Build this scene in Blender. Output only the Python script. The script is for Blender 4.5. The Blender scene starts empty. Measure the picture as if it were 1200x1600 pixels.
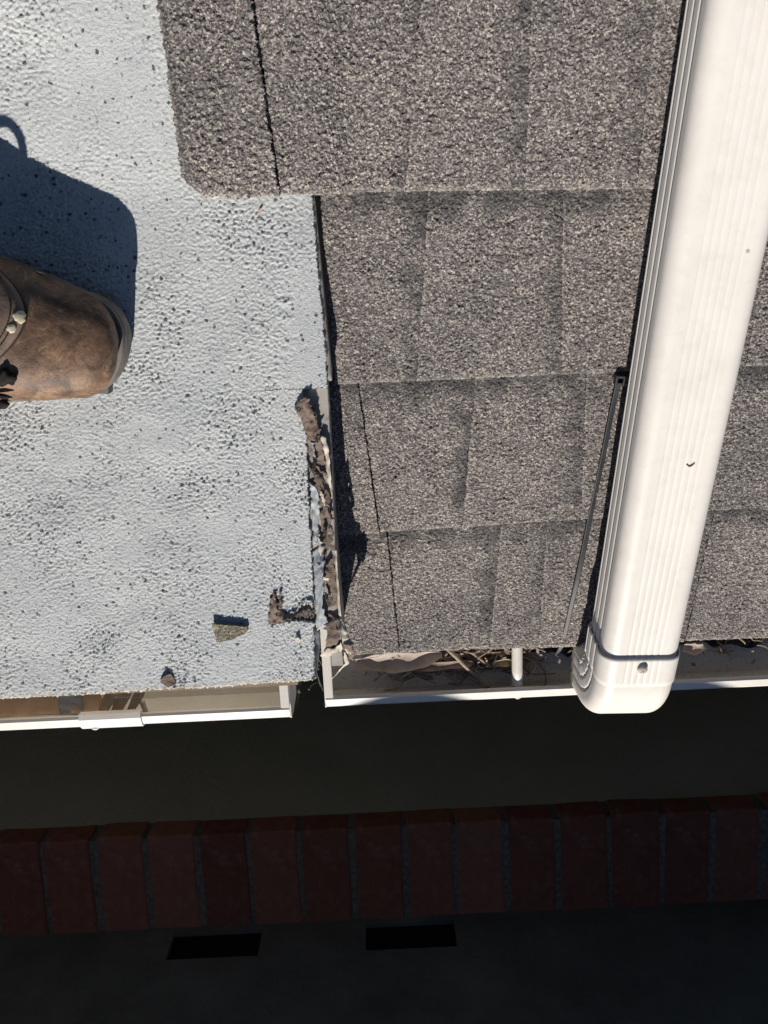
import bpy, bmesh, math, random
import numpy as np
from mathutils import Vector, Matrix

# ------------------------------------------------------------------ frame of the place
R = math.radians
PITCH = R(18)                       # pitch of the shingled roof
U = np.array([0, math.cos(PITCH), math.sin(PITCH)])      # up the slope
N = np.array([0, -math.sin(PITCH), math.cos(PITCH)])     # out of the slope
XA = np.array([1.0, 0, 0])
S1, KM, G0 = 0.4400, 0.190, 0.010              # where the coated roof leaves the shingled one, and how fast

# ------------------------------------------------------------------ camera
F, TH, ROLL = 1250.0, math.atan(4.7e-4 * 1250), R(2.7)
D = -N * math.cos(TH) - U * math.sin(TH)
V0 = U * math.cos(TH) - N * math.sin(TH)
RT = XA * math.cos(ROLL) - V0 * math.sin(ROLL)
VU = XA * math.sin(ROLL) + V0 * math.cos(ROLL)
CAM = np.array([0.0, 0.31159, 0.76758])
scene = bpy.context.scene
cd = bpy.data.cameras.new('camera')
cam = bpy.data.objects.new('camera', cd)
scene.collection.objects.link(cam)
M4 = Matrix(((RT[0], VU[0], -D[0], CAM[0]), (RT[1], VU[1], -D[1], CAM[1]), (RT[2], VU[2], -D[2], CAM[2]), (0, 0, 0, 1)))
cam.matrix_world = M4
cd.sensor_fit = 'VERTICAL'
cd.sensor_height = 24.0
cd.lens = F / 1600 * 24.0
cd.clip_start, cd.clip_end = 0.01, 500
scene.camera = cam

# ------------------------------------------------------------------ sky, sun, exposure
SUN = -0.22 * XA - 1.0 * U + 1.0 * N
SUN = SUN / np.linalg.norm(SUN)
w = bpy.data.worlds.new('World'); scene.world = w; w.use_nodes = True
wn = w.node_tree; wn.nodes.clear()
sky = wn.nodes.new('ShaderNodeTexSky'); sky.sky_type = 'NISHITA'; sky.sun_disc = False; sky.ozone_density = 3.0; sky.dust_density = 0.4
sky.sun_elevation = math.asin(SUN[2]); sky.sun_rotation = math.atan2(SUN[0], SUN[1])
bg = wn.nodes.new('ShaderNodeBackground'); bg.inputs['Strength'].default_value = 0.05
wo = wn.nodes.new('ShaderNodeOutputWorld')
wn.links.new(sky.outputs[0], bg.inputs[0]); wn.links.new(bg.outputs[0], wo.inputs[0])
sl = bpy.data.lights.new('sun', 'SUN'); sl.energy = 5.0; sl.angle = R(0.5); sl.color = (1.0, 0.94, 0.86)
so = bpy.data.objects.new('sun', sl); scene.collection.objects.link(so)
so.rotation_euler = Vector(SUN).to_track_quat('Z', 'Y').to_euler()
so.location = (-1, -5, 4)
scene.view_settings.view_transform = 'Standard'; scene.view_settings.look = 'None'
scene.view_settings.gamma = 1; scene.view_settings.use_curve_mapping = False
scene.view_settings.exposure = 0.0

rnd = random.Random(7)
rng = np.random.default_rng(11)

# ------------------------------------------------------------------ helpers: points
def ray(px, py):
    return D + (px - 600) / F * RT - (py - 800) / F * VU
def on_plane(px, py, o, nn):
    q = ray(px, py); o = np.asarray(o, float); nn = np.asarray(nn, float)
    return CAM + q * (np.dot(o - CAM, nn) / np.dot(q, nn))
def level(px, py, z):               # a point at height z
    return on_plane(px, py, (0, 0, z), (0, 0, 1))
def rxs(px, py, h=0.0):             # roof coordinates (across, up the slope) of a spot h above the shingled slope
    p = on_plane(px, py, N * h, N)
    return p[0], float(np.dot(p, U))
def rp(x, s, h):
    return x * XA + s * U + h * N
U2 = U - KM * N; U2 = U2 / np.linalg.norm(U2)
N2 = N + KM * U; N2 = N2 / np.linalg.norm(N2)
def gm(s):                          # height of the coated roof above the shingled slope
    return G0 + KM * 0.5 * ((S1 - s) + math.sqrt((S1 - s) ** 2 + 1e-4))
def mpt(px, py, h=0.0):             # a point h above the coated roof
    p = on_plane(px, py, U * S1 + N * G0 + N2 * h, N2)
    if np.dot(p, U) > S1:
        p = on_plane(px, py, N * (h + G0), N)
    return p

# ------------------------------------------------------------------ helpers: objects
COL = scene.collection
def tag(o, label=None, cat=None, group=None, kind=None):
    if label: o['label'] = label
    if cat: o['category'] = cat
    if group: o['group'] = group
    if kind: o['kind'] = kind
    return o
def thing(name, label, cat, loc=(0, 0, 0), group=None):
    o = bpy.data.objects.new(name, None); COL.objects.link(o)
    o.empty_display_size = 0.05; o.location = [float(c) for c in loc]
    return tag(o, label, cat, group)
def world_loc(o):
    l = Vector((0, 0, 0))
    while o is not None:
        l += o.location; o = o.parent
    return l
def link(o, parent=None):
    COL.objects.link(o)
    if parent is not None:
        o.parent = parent
        o.location = -world_loc(parent)
    return o
def mesh_obj(name, verts, faces, mat, parent=None, smooth=False, at=None):
    me = bpy.data.meshes.new(name)
    vs = [tuple(float(c) for c in v) for v in verts]
    if at is not None:
        vs = [(v[0] - at[0], v[1] - at[1], v[2] - at[2]) for v in vs]
    me.from_pydata(vs, [], faces)
    if mat: me.materials.append(mat)
    if smooth: me.polygons.foreach_set('use_smooth', [True] * len(me.polygons))
    me.update()
    o = link(bpy.data.objects.new(name, me), parent)
    if at is not None:
        o.location = o.location + Vector([float(c) for c in at])
    return o
def bm_obj(name, bm, mat, parent=None, smooth=False):
    bmesh.ops.recalc_face_normals(bm, faces=bm.faces)
    me = bpy.data.meshes.new(name); bm.to_mesh(me); bm.free()
    if mat: me.materials.append(mat)
    if smooth: me.polygons.foreach_set('use_smooth', [True] * len(me.polygons))
    return link(bpy.data.objects.new(name, me), parent)
def box_bm(x0, x1, y0, y1, z0, z1, bev=0.0, seg=2):
    bm = bmesh.new(); bmesh.ops.create_cube(bm, size=1)
    for v in bm.verts:
        v.co = ((x0 + x1) / 2 + v.co.x * (x1 - x0), (y0 + y1) / 2 + v.co.y * (y1 - y0), (z0 + z1) / 2 + v.co.z * (z1 - z0))
    if bev: bmesh.ops.bevel(bm, geom=list(bm.edges), offset=bev, segments=seg, affect='EDGES')
    return bm
def smooth_path(pts, n):
    pts = [np.asarray(p, float) for p in pts]
    P = [2 * pts[0] - pts[1]] + pts + [2 * pts[-1] - pts[-2]]
    out = []
    m = len(pts) - 1
    for i in range(n + 1):
        f = i / n * m; k = min(int(f), m - 1); t = f - k
        a, b, c, d = P[k], P[k + 1], P[k + 2], P[k + 3]
        out.append(0.5 * (2 * b + (c - a) * t + (2 * a - 5 * b + 4 * c - d) * t * t + (3 * b - a - 3 * c + d) * t ** 3))
    return out
def tube(name, pts, rad, mat, parent=None, n=24, sides=8, flat=1.0, taper=None):
    path = smooth_path(pts, n) if len(pts) > 2 else [np.asarray(pts[0], float) * (1 - i / n) + np.asarray(pts[1], float) * i / n for i in range(n + 1)]
    vs, fs = [], []
    up = np.array([0.12, 0.3, 0.94])
    for i, p in enumerate(path):
        t = path[min(i + 1, n)] - path[max(i - 1, 0)]; t = t / (np.linalg.norm(t) + 1e-12)
        a = np.cross(t, up); a /= np.linalg.norm(a) + 1e-9; b = np.cross(a, t)
        r_ = rad if taper is None else rad * taper(i / n)
        for k in range(sides):
            q = 2 * math.pi * k / sides
            vs.append(p + a * math.cos(q) * r_ + b * math.sin(q) * r_ * flat)
    for i in range(n):
        for k in range(sides):
            k2 = (k + 1) % sides
            fs.append((i * sides + k, i * sides + k2, (i + 1) * sides + k2, (i + 1) * sides + k))
    fs.append(tuple(range(sides))[::-1]); fs.append(tuple(n * sides + k for k in range(sides)))
    return mesh_obj(name, vs, fs, mat, parent, smooth=True)
def extrude_profile(name, prof, x0, x1, mat, parent=None, steps=1, closed=True, wob=0.0):
    """profile of (y, z) points swept along x"""
    m = len(prof); vs, fs = [], []
    for i in range(steps + 1):
        x = x0 + (x1 - x0) * i / steps
        j = wob * math.sin(i * 1.7)
        for (y, z) in prof: vs.append((x, y + j, z + j * 0.5))
    for i in range(steps):
        for k in range(m if closed else m - 1):
            k2 = (k + 1) % m
            fs.append((i * m + k, (i + 1) * m + k, (i + 1) * m + k2, i * m + k2))
    if closed:
        fs.append(tuple(range(m))[::-1]); fs.append(tuple(steps * m + k for k in range(m)))
    o = mesh_obj(name, vs, fs, mat, parent)
    bm = bmesh.new(); bm.from_mesh(o.data); bmesh.ops.recalc_face_normals(bm, faces=bm.faces); bm.to_mesh(o.data); bm.free()
    return o
def thick(prof, t):
    """open profile -> closed thin-sheet profile"""
    p = [np.asarray(q, float) for q in prof]; off = []
    for i in range(len(p)):
        d = p[min(i + 1, len(p) - 1)] - p[max(i - 1, 0)]; d /= np.linalg.norm(d)
        off.append(p[i] + t * np.array([-d[1], d[0]]))
    return [tuple(q) for q in p] + [tuple(q) for q in off[::-1]]

# ------------------------------------------------------------------ relief fields
def fft_noise(n, dx, lam, bw, seed):
    g = np.random.default_rng(seed).standard_normal((n, n))
    f = np.fft.fftfreq(n, dx)
    fr = np.sqrt(f[:, None] ** 2 + f[None, :] ** 2)
    k = np.exp(-0.5 * ((fr - 1 / lam) / (bw / lam)) ** 2)
    o = np.real(np.fft.ifft2(np.fft.fft2(g) * k))
    return o / o.std()
NT, DX = 1024, 0.0006
def sample(f, x, y):
    u_ = (np.asarray(x) / DX) % NT; v_ = (np.asarray(y) / DX) % NT
    i = u_.astype(int); j = v_.astype(int); a = u_ - i; b = v_ - j
    i2 = (i + 1) % NT; j2 = (j + 1) % NT
    return f[i, j] * (1 - a) * (1 - b) + f[i2, j] * a * (1 - b) + f[i, j2] * (1 - a) * b + f[i2, j2] * a * b
n2 = fft_noise(NT, DX, 0.0026, 0.30, 1)
n5 = fft_noise(NT, DX, 0.0055, 0.35, 2)
n9 = fft_noise(NT, DX, 0.010, 0.4, 3)
n30 = fft_noise(NT, DX, 0.034, 0.5, 4)
n100 = fft_noise(NT, DX, 0.110, 0.6, 5)
m4 = fft_noise(NT, DX, 0.0042, 0.35, 6)
m8 = fft_noise(NT, DX, 0.0056, 0.45, 8)
g = 1.0 * n2 + 0.75 * n5 + 0.3 * n9
g = g / g.std()
SHF = 0.00070 * (np.tanh(g * 0.9) * 1.2 - 0.5 * np.clip(-g - 1.0, 0, None)) * (0.85 + 0.2 * n30) + 0.00018 * n30 + 0.0004 * n100

def sheet(name, fx, fs_, base, relief, nx, ny, mat, parent, thickness, attrs=None, edge_jit=0.0006, seed=0):
    """a curled-edged sheet on the slope: fx(a, b), fs_(a, b) give roof coordinates for 0..1 grid values"""
    a, b = np.meshgrid(np.linspace(0, 1, nx), np.linspace(0, 1, ny), indexing='ij')
    x = fx(a, b); s = fs_(a, b)
    if edge_jit:
        q = np.random.default_rng(seed + 99)
        def walk(n):
            k = np.convolve(q.standard_normal(n + 12), np.ones(5) / 5, 'same')[6:6 + n] + 0.6 * q.standard_normal(n)
            return edge_jit * k
        x[0, :] += walk(ny); x[-1, :] += walk(ny); s[:, 0] += walk(nx); s[:, -1] += walk(nx)
    h = base(x, s, a, b) + relief(x, s, a, b)
    nv = nx * ny
    P = x[..., None] * XA + s[..., None] * U + h[..., None] * N
    top = P.reshape(-1, 3)
    idx = np.arange(nv).reshape(nx, ny)
    quads = np.stack([idx[:-1, :-1], idx[1:, :-1], idx[1:, 1:], idx[:-1, 1:]], -1).reshape(-1, 4)
    ring = np.concatenate([idx[:, 0], idx[-1, 1:], idx[-2::-1, -1], idx[0, -2:0:-1]])
    low = top[ring] - thickness * N
    nr = len(ring); r2 = np.arange(nr) + nv
    sk = np.stack([ring, r2, np.roll(r2, -1), np.roll(ring, -1)], -1)
    allv = np.concatenate([top, low]); allq = np.concatenate([quads, sk])
    me = bpy.data.meshes.new(name)
    me.vertices.add(len(allv)); me.vertices.foreach_set('co', allv.astype(np.float32).ravel())
    me.loops.add(allq.size); me.loops.foreach_set('vertex_index', allq.astype(np.int32).ravel())
    me.polygons.add(len(allq)); me.polygons.foreach_set('loop_start', np.arange(0, allq.size, 4, dtype=np.int32))
    try: me.polygons.foreach_set('loop_total', np.full(len(allq), 4, np.int32))
    except Exception: pass
    sm = np.zeros(len(allq), bool); sm[:len(quads)] = True
    me.polygons.foreach_set('use_smooth', sm)
    me.update(calc_edges=True); me.validate()
    for k, fn in (attrs or {}).items():
        val = fn(x, s, a, b).ravel()
        val = np.concatenate([val, val[ring]]).astype(np.float32)
        at = me.attributes.new(k, 'FLOAT', 'POINT'); at.data.foreach_set('value', val)
    me.materials.append(mat)
    return link(bpy.data.objects.new(name, me), parent)

# ------------------------------------------------------------------ materials
class MB:
    def __init__(s, name, rough=0.8, spec=0.5):
        s.m = bpy.data.materials.new(name); s.m.use_nodes = True
        s.t = s.m.node_tree; s.b = s.t.nodes['Principled BSDF']
        s.b.inputs['Roughness'].default_value = rough
        s.b.inputs['Specular IOR Level'].default_value = spec
        s.c = s.t.nodes.new('ShaderNodeTexCoord')
    def node(s, typ, **kw):
        n_ = s.t.nodes.new(typ)
        for k, v in kw.items(): setattr(n_, k, v)
        return n_
    def lk(s, a, b): s.t.links.new(a, b)
    def noise(s, scale, detail=4, rough=0.55, dist=0.0, vec=None):
        n_ = s.node('ShaderNodeTexNoise'); n_.inputs['Scale'].default_value = scale
        n_.inputs['Detail'].default_value = detail; n_.inputs['Roughness'].default_value = rough
        n_.inputs['Distortion'].default_value = dist
        s.lk(vec if vec is not None else s.c.outputs['Object'], n_.inputs['Vector']); return n_.outputs['Fac']
    def voro(s, scale, out='Color'):
        n_ = s.node('ShaderNodeTexVoronoi'); n_.inputs['Scale'].default_value = scale
        s.lk(s.c.outputs['Object'], n_.inputs['Vector']); return n_.outputs[out]
    def ramp(s, fac, stops, interp='LINEAR'):
        n_ = s.node('ShaderNodeValToRGB'); r_ = n_.color_ramp; r_.interpolation = interp
        while len(r_.elements) < len(stops): r_.elements.new(0.5)
        for e, (p, c) in zip(r_.elements, stops):
            e.position = p; e.color = (*c, 1) if len(c) == 3 else c
        s.lk(fac, n_.inputs['Fac']); return n_.outputs['Color']
    def mix(s, fac, a, b, mode='MIX'):
        n_ = s.node('ShaderNodeMix', data_type='RGBA', blend_type=mode)
        if isinstance(fac, (int, float)): n_.inputs[0].default_value = fac
        else: s.lk(fac, n_.inputs[0])
        for v, i in ((a, 6), (b, 7)):
            if isinstance(v, tuple): n_.inputs[i].default_value = (*v, 1)
            else: s.lk(v, n_.inputs[i])
        return n_.outputs[2]
    def math(s, op, a, b=0.0):
        n_ = s.node('ShaderNodeMath', operation=op)
        for v, i in ((a, 0), (b, 1)):
            if isinstance(v, (int, float)): n_.inputs[i].default_value = v
            else: s.lk(v, n_.inputs[i])
        return n_.outputs[0]
    def attr(s, name):
        n_ = s.node('ShaderNodeAttribute', attribute_name=name); return n_.outputs['Fac']
    def color(s, c):
        if isinstance(c, tuple): s.b.inputs['Base Color'].default_value = (*c, 1)
        else: s.lk(c, s.b.inputs['Base Color'])
        return s
    def rough(s, c): s.lk(c, s.b.inputs['Roughness']); return s
    def bump(s, h, dist=0.001, strength=1.0):
        n_ = s.node('ShaderNodeBump'); n_.inputs['Distance'].default_value = dist; n_.inputs['Strength'].default_value = strength
        s.lk(h, n_.inputs['Height']); s.lk(n_.outputs[0], s.b.inputs['Normal']); return s

def mat_shingle():
    k = MB('shingle_granules', 0.85, 0.35)
    sep = k.node('ShaderNodeSeparateColor'); k.lk(k.voro(820), sep.inputs[0])
    gr = k.ramp(sep.outputs[0], [(0.0, (0.06, 0.055, 0.054)), (0.3, (0.115, 0.107, 0.107)), (0.62, (0.20, 0.184, 0.180)), (0.86, (0.31, 0.287, 0.268)), (1.0, (0.52, 0.48, 0.42))])
    big = k.noise(9, 3); tint = k.ramp(big, [(0.35, (0.87, 0.85, 0.85)), (0.68, (1.22, 1.17, 1.12))])
    c = k.mix(1.0, gr, tint, 'MULTIPLY')
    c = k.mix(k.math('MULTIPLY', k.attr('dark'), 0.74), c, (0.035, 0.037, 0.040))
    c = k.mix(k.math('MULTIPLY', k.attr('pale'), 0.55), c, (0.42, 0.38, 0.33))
    k.color(c); k.bump(k.voro(520, 'Distance'), 0.0011, 0.8)
    return k.m
def mat_coat():
    k = MB('grey_blue_roof_coating', 0.5, 0.35)
    big = k.noise(7, 4, 0.6); sm = k.noise(45, 4); fi = k.noise(620, 4, 0.75)
    c = k.ramp(big, [(0.3, (0.49, 0.53, 0.56)), (0.5, (0.60, 0.63, 0.64)), (0.72, (0.70, 0.715, 0.70))])
    c = k.mix(0.35, c, k.ramp(sm, [(0.3, (0.42, 0.455, 0.48)), (0.7, (0.70, 0.71, 0.69))]))
    c = k.mix(0.38, c, k.ramp(fi, [(0.34, (0.32, 0.335, 0.34)), (0.5, (0.63, 0.64, 0.63)), (0.68, (0.84, 0.84, 0.82))]))
    st = k.ramp(k.noise(11, 6, 0.7, 0.8), [(0.50, (0, 0, 0)), (0.72, (0.32,) * 3)])
    c = k.mix(st, c, (0.30, 0.325, 0.335))
    sp = k.ramp(k.noise(330, 2, 0.5), [(0.64, (0, 0, 0)), (0.70, (0.55,) * 3)])
    c = k.mix(sp, c, (0.16, 0.17, 0.18))
    dv = k.node('ShaderNodeVectorMath', operation='ADD'); nv = k.node('ShaderNodeTexNoise'); nv.inputs['Scale'].default_value = 420; nv.inputs['Detail'].default_value = 2
    k.lk(k.c.outputs['Object'], nv.inputs['Vector'])
    sc_ = k.node('ShaderNodeVectorMath', operation='SCALE'); sc_.inputs['Scale'].default_value = 0.0034; k.lk(nv.outputs['Color'], sc_.inputs[0])
    k.lk(k.c.outputs['Object'], dv.inputs[0]); k.lk(sc_.outputs[0], dv.inputs[1])
    vp = k.node('ShaderNodeTexVoronoi'); vp.inputs['Scale'].default_value = 165; k.lk(dv.outputs[0], vp.inputs['Vector'])
    sz = k.node('ShaderNodeSeparateColor'); k.lk(vp.outputs['Color'], sz.inputs[0])
    size = k.math('MULTIPLY', k.math('SUBTRACT', k.math('ADD', sz.outputs[0], k.math('MULTIPLY', big, 0.5)), 0.44), 0.33)
    spk = k.ramp(k.math('SUBTRACT', size, vp.outputs['Distance']), [(0.0, (0, 0, 0)), (0.03, (0.9,) * 3)])
    c = k.mix(spk, c, (0.055, 0.058, 0.062))
    c = k.mix(k.math('MULTIPLY', k.attr('pit_shade'), 0.3), c, (0.035, 0.037, 0.042))  # darker colour in the pits paints in the shade of the relief
    c = k.mix(k.attr('crust'), c, (0.66, 0.62, 0.52))
    c = k.mix(k.attr('felt'), c, (0.10, 0.075, 0.062))
    k.color(c); k.bump(fi, 0.0014, 0.9)
    k.rough(k.ramp(fi, [(0.3, (0.68,) * 3), (0.7, (0.36,) * 3)]))
    return k.m
def mat_plain(name, ca, cb, scale=30, rough=0.7, spec=0.4, bump=0.0, bscale=200, dist=0.0005):
    k = MB(name, rough, spec)
    k.color(k.ramp(k.noise(scale, 5, 0.6), [(0.3, ca), (0.7, cb)]))
    if bump: k.bump(k.noise(bscale, 4), dist, bump)
    return k.m
def mat_white():
    k = MB('white_painted_aluminium', 0.45, 0.4)
    c = k.ramp(k.noise(14, 4, 0.6), [(0.35, (0.80, 0.755, 0.695)), (0.62, (0.86, 0.815, 0.755))])
    sp = k.voro(95, 'Distance')
    k2 = k.node('ShaderNodeTexVoronoi'); k2.inputs['Scale'].default_value = 38; k.lk(k.c.outputs['Object'], k2.inputs['Vector'])
    spot = k.ramp(k2.outputs['Distance'], [(0.0, (1, 1, 1)), (0.045, (1, 1, 1)), (0.075, (0, 0, 0))])
    pick = k.ramp(k.noise(23, 1), [(0.66, (0, 0, 0)), (0.70, (1, 1, 1))])
    c = k.mix(k.math('MULTIPLY', spot, pick), c, (0.33, 0.30, 0.26))
    k3 = k.ramp(k.noise(70, 6, 0.7, 0.5), [(0.50, (0, 0, 0)), (0.78, (0.30,) * 3)])
    c = k.mix(k3, c, (0.60, 0.55, 0.47))
    k.color(c); k.bump(k.noise(35, 2), 0.0010, 0.10)
    return k.m
def mat_gutter_in(name, ca, cb, cc):
    k = MB(name, 0.75, 0.3)
    c = k.ramp(k.noise(18, 5, 0.65), [(0.3, ca), (0.7, cb)])
    c = k.mix(k.ramp(k.noise(260, 2, 0.6), [(0.56, (0, 0, 0)), (0.64, (0.55,) * 3)]), c, cc)
    k.color(c); k.bump(k.noise(120, 3), 0.0006, 0.3)
    return k.m
def mat_leather():
    k = MB('worn_brown_leather', 0.55, 0.35)
    a = k.noise(19, 7, 0.68, 1.2); b = k.noise(85, 5, 0.7); f = k.noise(900, 2)
    c = k.ramp(a, [(0.34, (0.055, 0.033, 0.024)), (0.46, (0.13, 0.078, 0.052)), (0.56, (0.225, 0.132, 0.084)), (0.68, (0.37, 0.22, 0.135))])
    c = k.mix(0.30, c, k.ramp(b, [(0.3, (0.035, 0.021, 0.015)), (0.7, (0.42, 0.25, 0.145))]))
    pores = k.ramp(k.noise(420, 3, 0.6), [(0.36, (0.3,) * 3), (0.50, (0, 0, 0))])
    c = k.mix(pores, c, (0.05, 0.032, 0.024))
    scuff = k.ramp(k.noise(55, 9, 0.82, 1.0), [(0.53, (0, 0, 0)), (0.62, (0.60,) * 3)])
    c = k.mix(scuff, c, (0.42, 0.27, 0.165))
    dk = k.ramp(k.noise(48, 8, 0.8, 0.6), [(0.36, (0.75,) * 3), (0.46, (0, 0, 0))])
    c = k.mix(dk, c, (0.05, 0.032, 0.025))
    grey = k.ramp(k.noise(17, 3, 0.5, 0.4), [(0.54, (0, 0, 0)), (0.68, (0.75,) * 3)])
    c = k.mix(grey, c, (0.15, 0.135, 0.125))
    k.color(c); k.bump(k.math('ADD', k.math('MULTIPLY', f, 0.5), k.noise(150, 5, 0.7)), 0.0011, 0.4)
    return k.m
def mat_felt():
    k = MB('brown_torn_felt', 0.92, 0.15)
    c = k.ramp(k.noise(55, 6, 0.7), [(0.3, (0.15, 0.11, 0.09)), (0.7, (0.30, 0.235, 0.195))])
    cr = k.ramp(k.noise(75, 5, 0.75, 1.5), [(0.36, (0.7,) * 3), (0.45, (0, 0, 0))])
    c = k.mix(cr, c, (0.045, 0.036, 0.032))
    fl = k.ramp(k.noise(120, 4, 0.7, 0.8), [(0.66, (0, 0, 0)), (0.70, (0.8,) * 3)])
    c = k.mix(fl, c, (0.50, 0.48, 0.44))
    k.color(c); k.bump(k.math('ADD', k.noise(130, 6, 0.75), k.math('MULTIPLY', k.noise(700, 2), .5)), 0.0016, 0.8)
    return k.m
def mat_brick():
    k = MB('red_clay_brick', 0.9, 0.2)
    info = k.node('ShaderNodeObjectInfo')
    c = k.ramp(info.outputs['Random'], [(0.0, (0.23, 0.085, 0.055)), (0.35, (0.31, 0.115, 0.070)), (0.7, (0.36, 0.145, 0.09)), (1.0, (0.45, 0.20, 0.13))])
    c = k.mix(0.35, c, k.ramp(k.noise(55, 5, 0.65), [(0.3, (0.17, 0.045, 0.030)), (0.72, (0.42, 0.18, 0.14))]))
    c = k.mix(k.ramp(k.noise(26, 5, 0.7), [(0.58, (0, 0, 0)), (0.76, (0.45,) * 3)]), c, (0.36, 0.25, 0.20))
    sp = k.ramp(k.voro(260, 'Distance'), [(0.0, (1, 1, 1)), (0.10, (1, 1, 1)), (0.16, (0, 0, 0))])
    c = k.mix(k.math('MULTIPLY', sp, k.ramp(k.noise(90, 1), [(0.58, (0, 0, 0)), (0.62, (0.8,) * 3)])), c, (0.5, 0.42, 0.36))
    k.color(c); k.bump(k.noise(170, 5, 0.65), 0.0016, 0.7)
    return k.m
M = dict(
    shingle=mat_shingle(), coat=mat_coat(), white=mat_white(),
    gutter_grey=mat_gutter_in('dirty_gutter_grey', (0.66, 0.63, 0.57), (0.78, 0.75, 0.68), (0.42, 0.38, 0.33)),
    gutter_beige=mat_gutter_in('dusty_gutter_beige', (0.62, 0.58, 0.50), (0.70, 0.66, 0.58), (0.74, 0.71, 0.63)),
    felt=mat_felt(),
    felt_dark=mat_plain('black_bitumen', (0.018, 0.017, 0.017), (0.05, 0.045, 0.04), 80, 0.8, 0.3, 0.6, 300),
    scrim=mat_plain('pale_torn_fabric', (0.46, 0.41, 0.34), (0.68, 0.63, 0.54), 70, 0.85, 0.2, 0.5, 600),
    greyfab=mat_plain('grey_coated_fabric', (0.30, 0.32, 0.345), (0.48, 0.50, 0.52), 50, 0.6, 0.3, 0.4, 300),
    drip=mat_plain('weathered_metal_edge', (0.26, 0.235, 0.205), (0.42, 0.39, 0.35), 40, 0.6, 0.4, 0.3, 260),
    leather=mat_leather(),
    leather2=mat_plain('grey_brown_leather', (0.085, 0.060, 0.046), (0.27, 0.195, 0.145), 55, 0.6, 0.35, 0.5, 500),
    rubber=mat_plain('dusty_brown_rubber', (0.10, 0.088, 0.080), (0.24, 0.215, 0.195), 40, 0.6, 0.4, 0.3, 300),
    thread=mat_plain('dark_thread', (0.03, 0.022, 0.018), (0.07, 0.05, 0.04), 200, 0.9),
    lace=mat_plain('black_lace', (0.012, 0.010, 0.010), (0.035, 0.028, 0.025), 300, 0.9, 0.2, 0.6, 900),
    paint=mat_plain('dried_cream_paint', (0.58, 0.50, 0.33), (0.74, 0.68, 0.52), 300, 0.6, 0.4, 0.5, 700),
    brick=mat_brick(),
    mortar=mat_plain('sandy_grey_mortar', (0.13, 0.115, 0.09), (0.30, 0.265, 0.215), 120, 0.95, 0.1, 0.8, 300, 0.002),
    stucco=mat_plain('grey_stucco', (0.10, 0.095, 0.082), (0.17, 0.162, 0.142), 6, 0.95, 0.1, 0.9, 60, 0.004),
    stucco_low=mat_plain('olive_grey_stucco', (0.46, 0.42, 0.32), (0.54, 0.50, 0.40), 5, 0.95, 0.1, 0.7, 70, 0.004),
    concrete=mat_plain('path_concrete', (0.46, 0.42, 0.31), (0.58, 0.53, 0.40), 3, 0.95, 0.1, 0.5, 60, 0.003),
    earth=mat_plain('bare_earth', (0.12, 0.10, 0.075), (0.2, 0.17, 0.13), 2, 1.0, 0.1),
    black=mat_plain('slot_shade_black', (0.008, 0.008, 0.008), (0.015, 0.015, 0.015), 40, 0.9, 0.1),
    wood=mat_plain('painted_board', (0.52, 0.49, 0.43), (0.62, 0.59, 0.53), 20, 0.7, 0.3, 0.3, 90),
    ply=mat_plain('weathered_plywood', (0.20, 0.155, 0.115), (0.32, 0.25, 0.19), 25, 0.9, 0.2, 0.4, 120),
    tile=mat_plain('terracotta_tile', (0.22, 0.10, 0.06), (0.34, 0.17, 0.11), 14, 0.9, 0.2, 0.5, 120),
    plastic=mat_plain('black_nylon', (0.026, 0.027, 0.031), (0.045, 0.046, 0.05), 60, 0.5, 0.35),
    steel=mat_plain('screw_head', (0.50, 0.47, 0.42), (0.62, 0.58, 0.52), 300, 0.35, 0.6),
    leaf=mat_plain('dry_brown_leaf', (0.34, 0.28, 0.235), (0.58, 0.50, 0.43), 45, 0.85, 0.2, 0.5, 200, 0.001),
    bark=mat_plain('tan_bark_strip', (0.46, 0.345, 0.22), (0.64, 0.50, 0.34), 30, 0.85, 0.2, 0.4, 160),
    bark_red=mat_plain('red_brown_leaf', (0.46, 0.30, 0.19), (0.64, 0.46, 0.32), 26, 0.85, 0.2, 0.5, 130, 0.001),
    pod=mat_plain('yellow_seed_pod', (0.34, 0.27, 0.15), (0.50, 0.42, 0.26), 60, 0.7, 0.3),
    twig=mat_plain('brown_twig', (0.22, 0.165, 0.13), (0.45, 0.36, 0.29), 90, 0.9, 0.2, 0.5, 300),
    soil=mat_plain('dark_gutter_dirt', (0.028, 0.024, 0.021), (0.11, 0.095, 0.082), 160, 0.95, 0.1, 0.8, 400, 0.001),
    grit=mat_plain('pale_grit', (0.42, 0.39, 0.34), (0.60, 0.57, 0.5), 60, 0.8),
    string=mat_plain('pale_thread', (0.62, 0.56, 0.47), (0.74, 0.68, 0.58), 60, 0.8, 0.2),
    tape=mat_plain('grey_sealant', (0.30, 0.315, 0.325), (0.44, 0.45, 0.455), 50, 0.6, 0.3, 0.4, 120),
)

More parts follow.
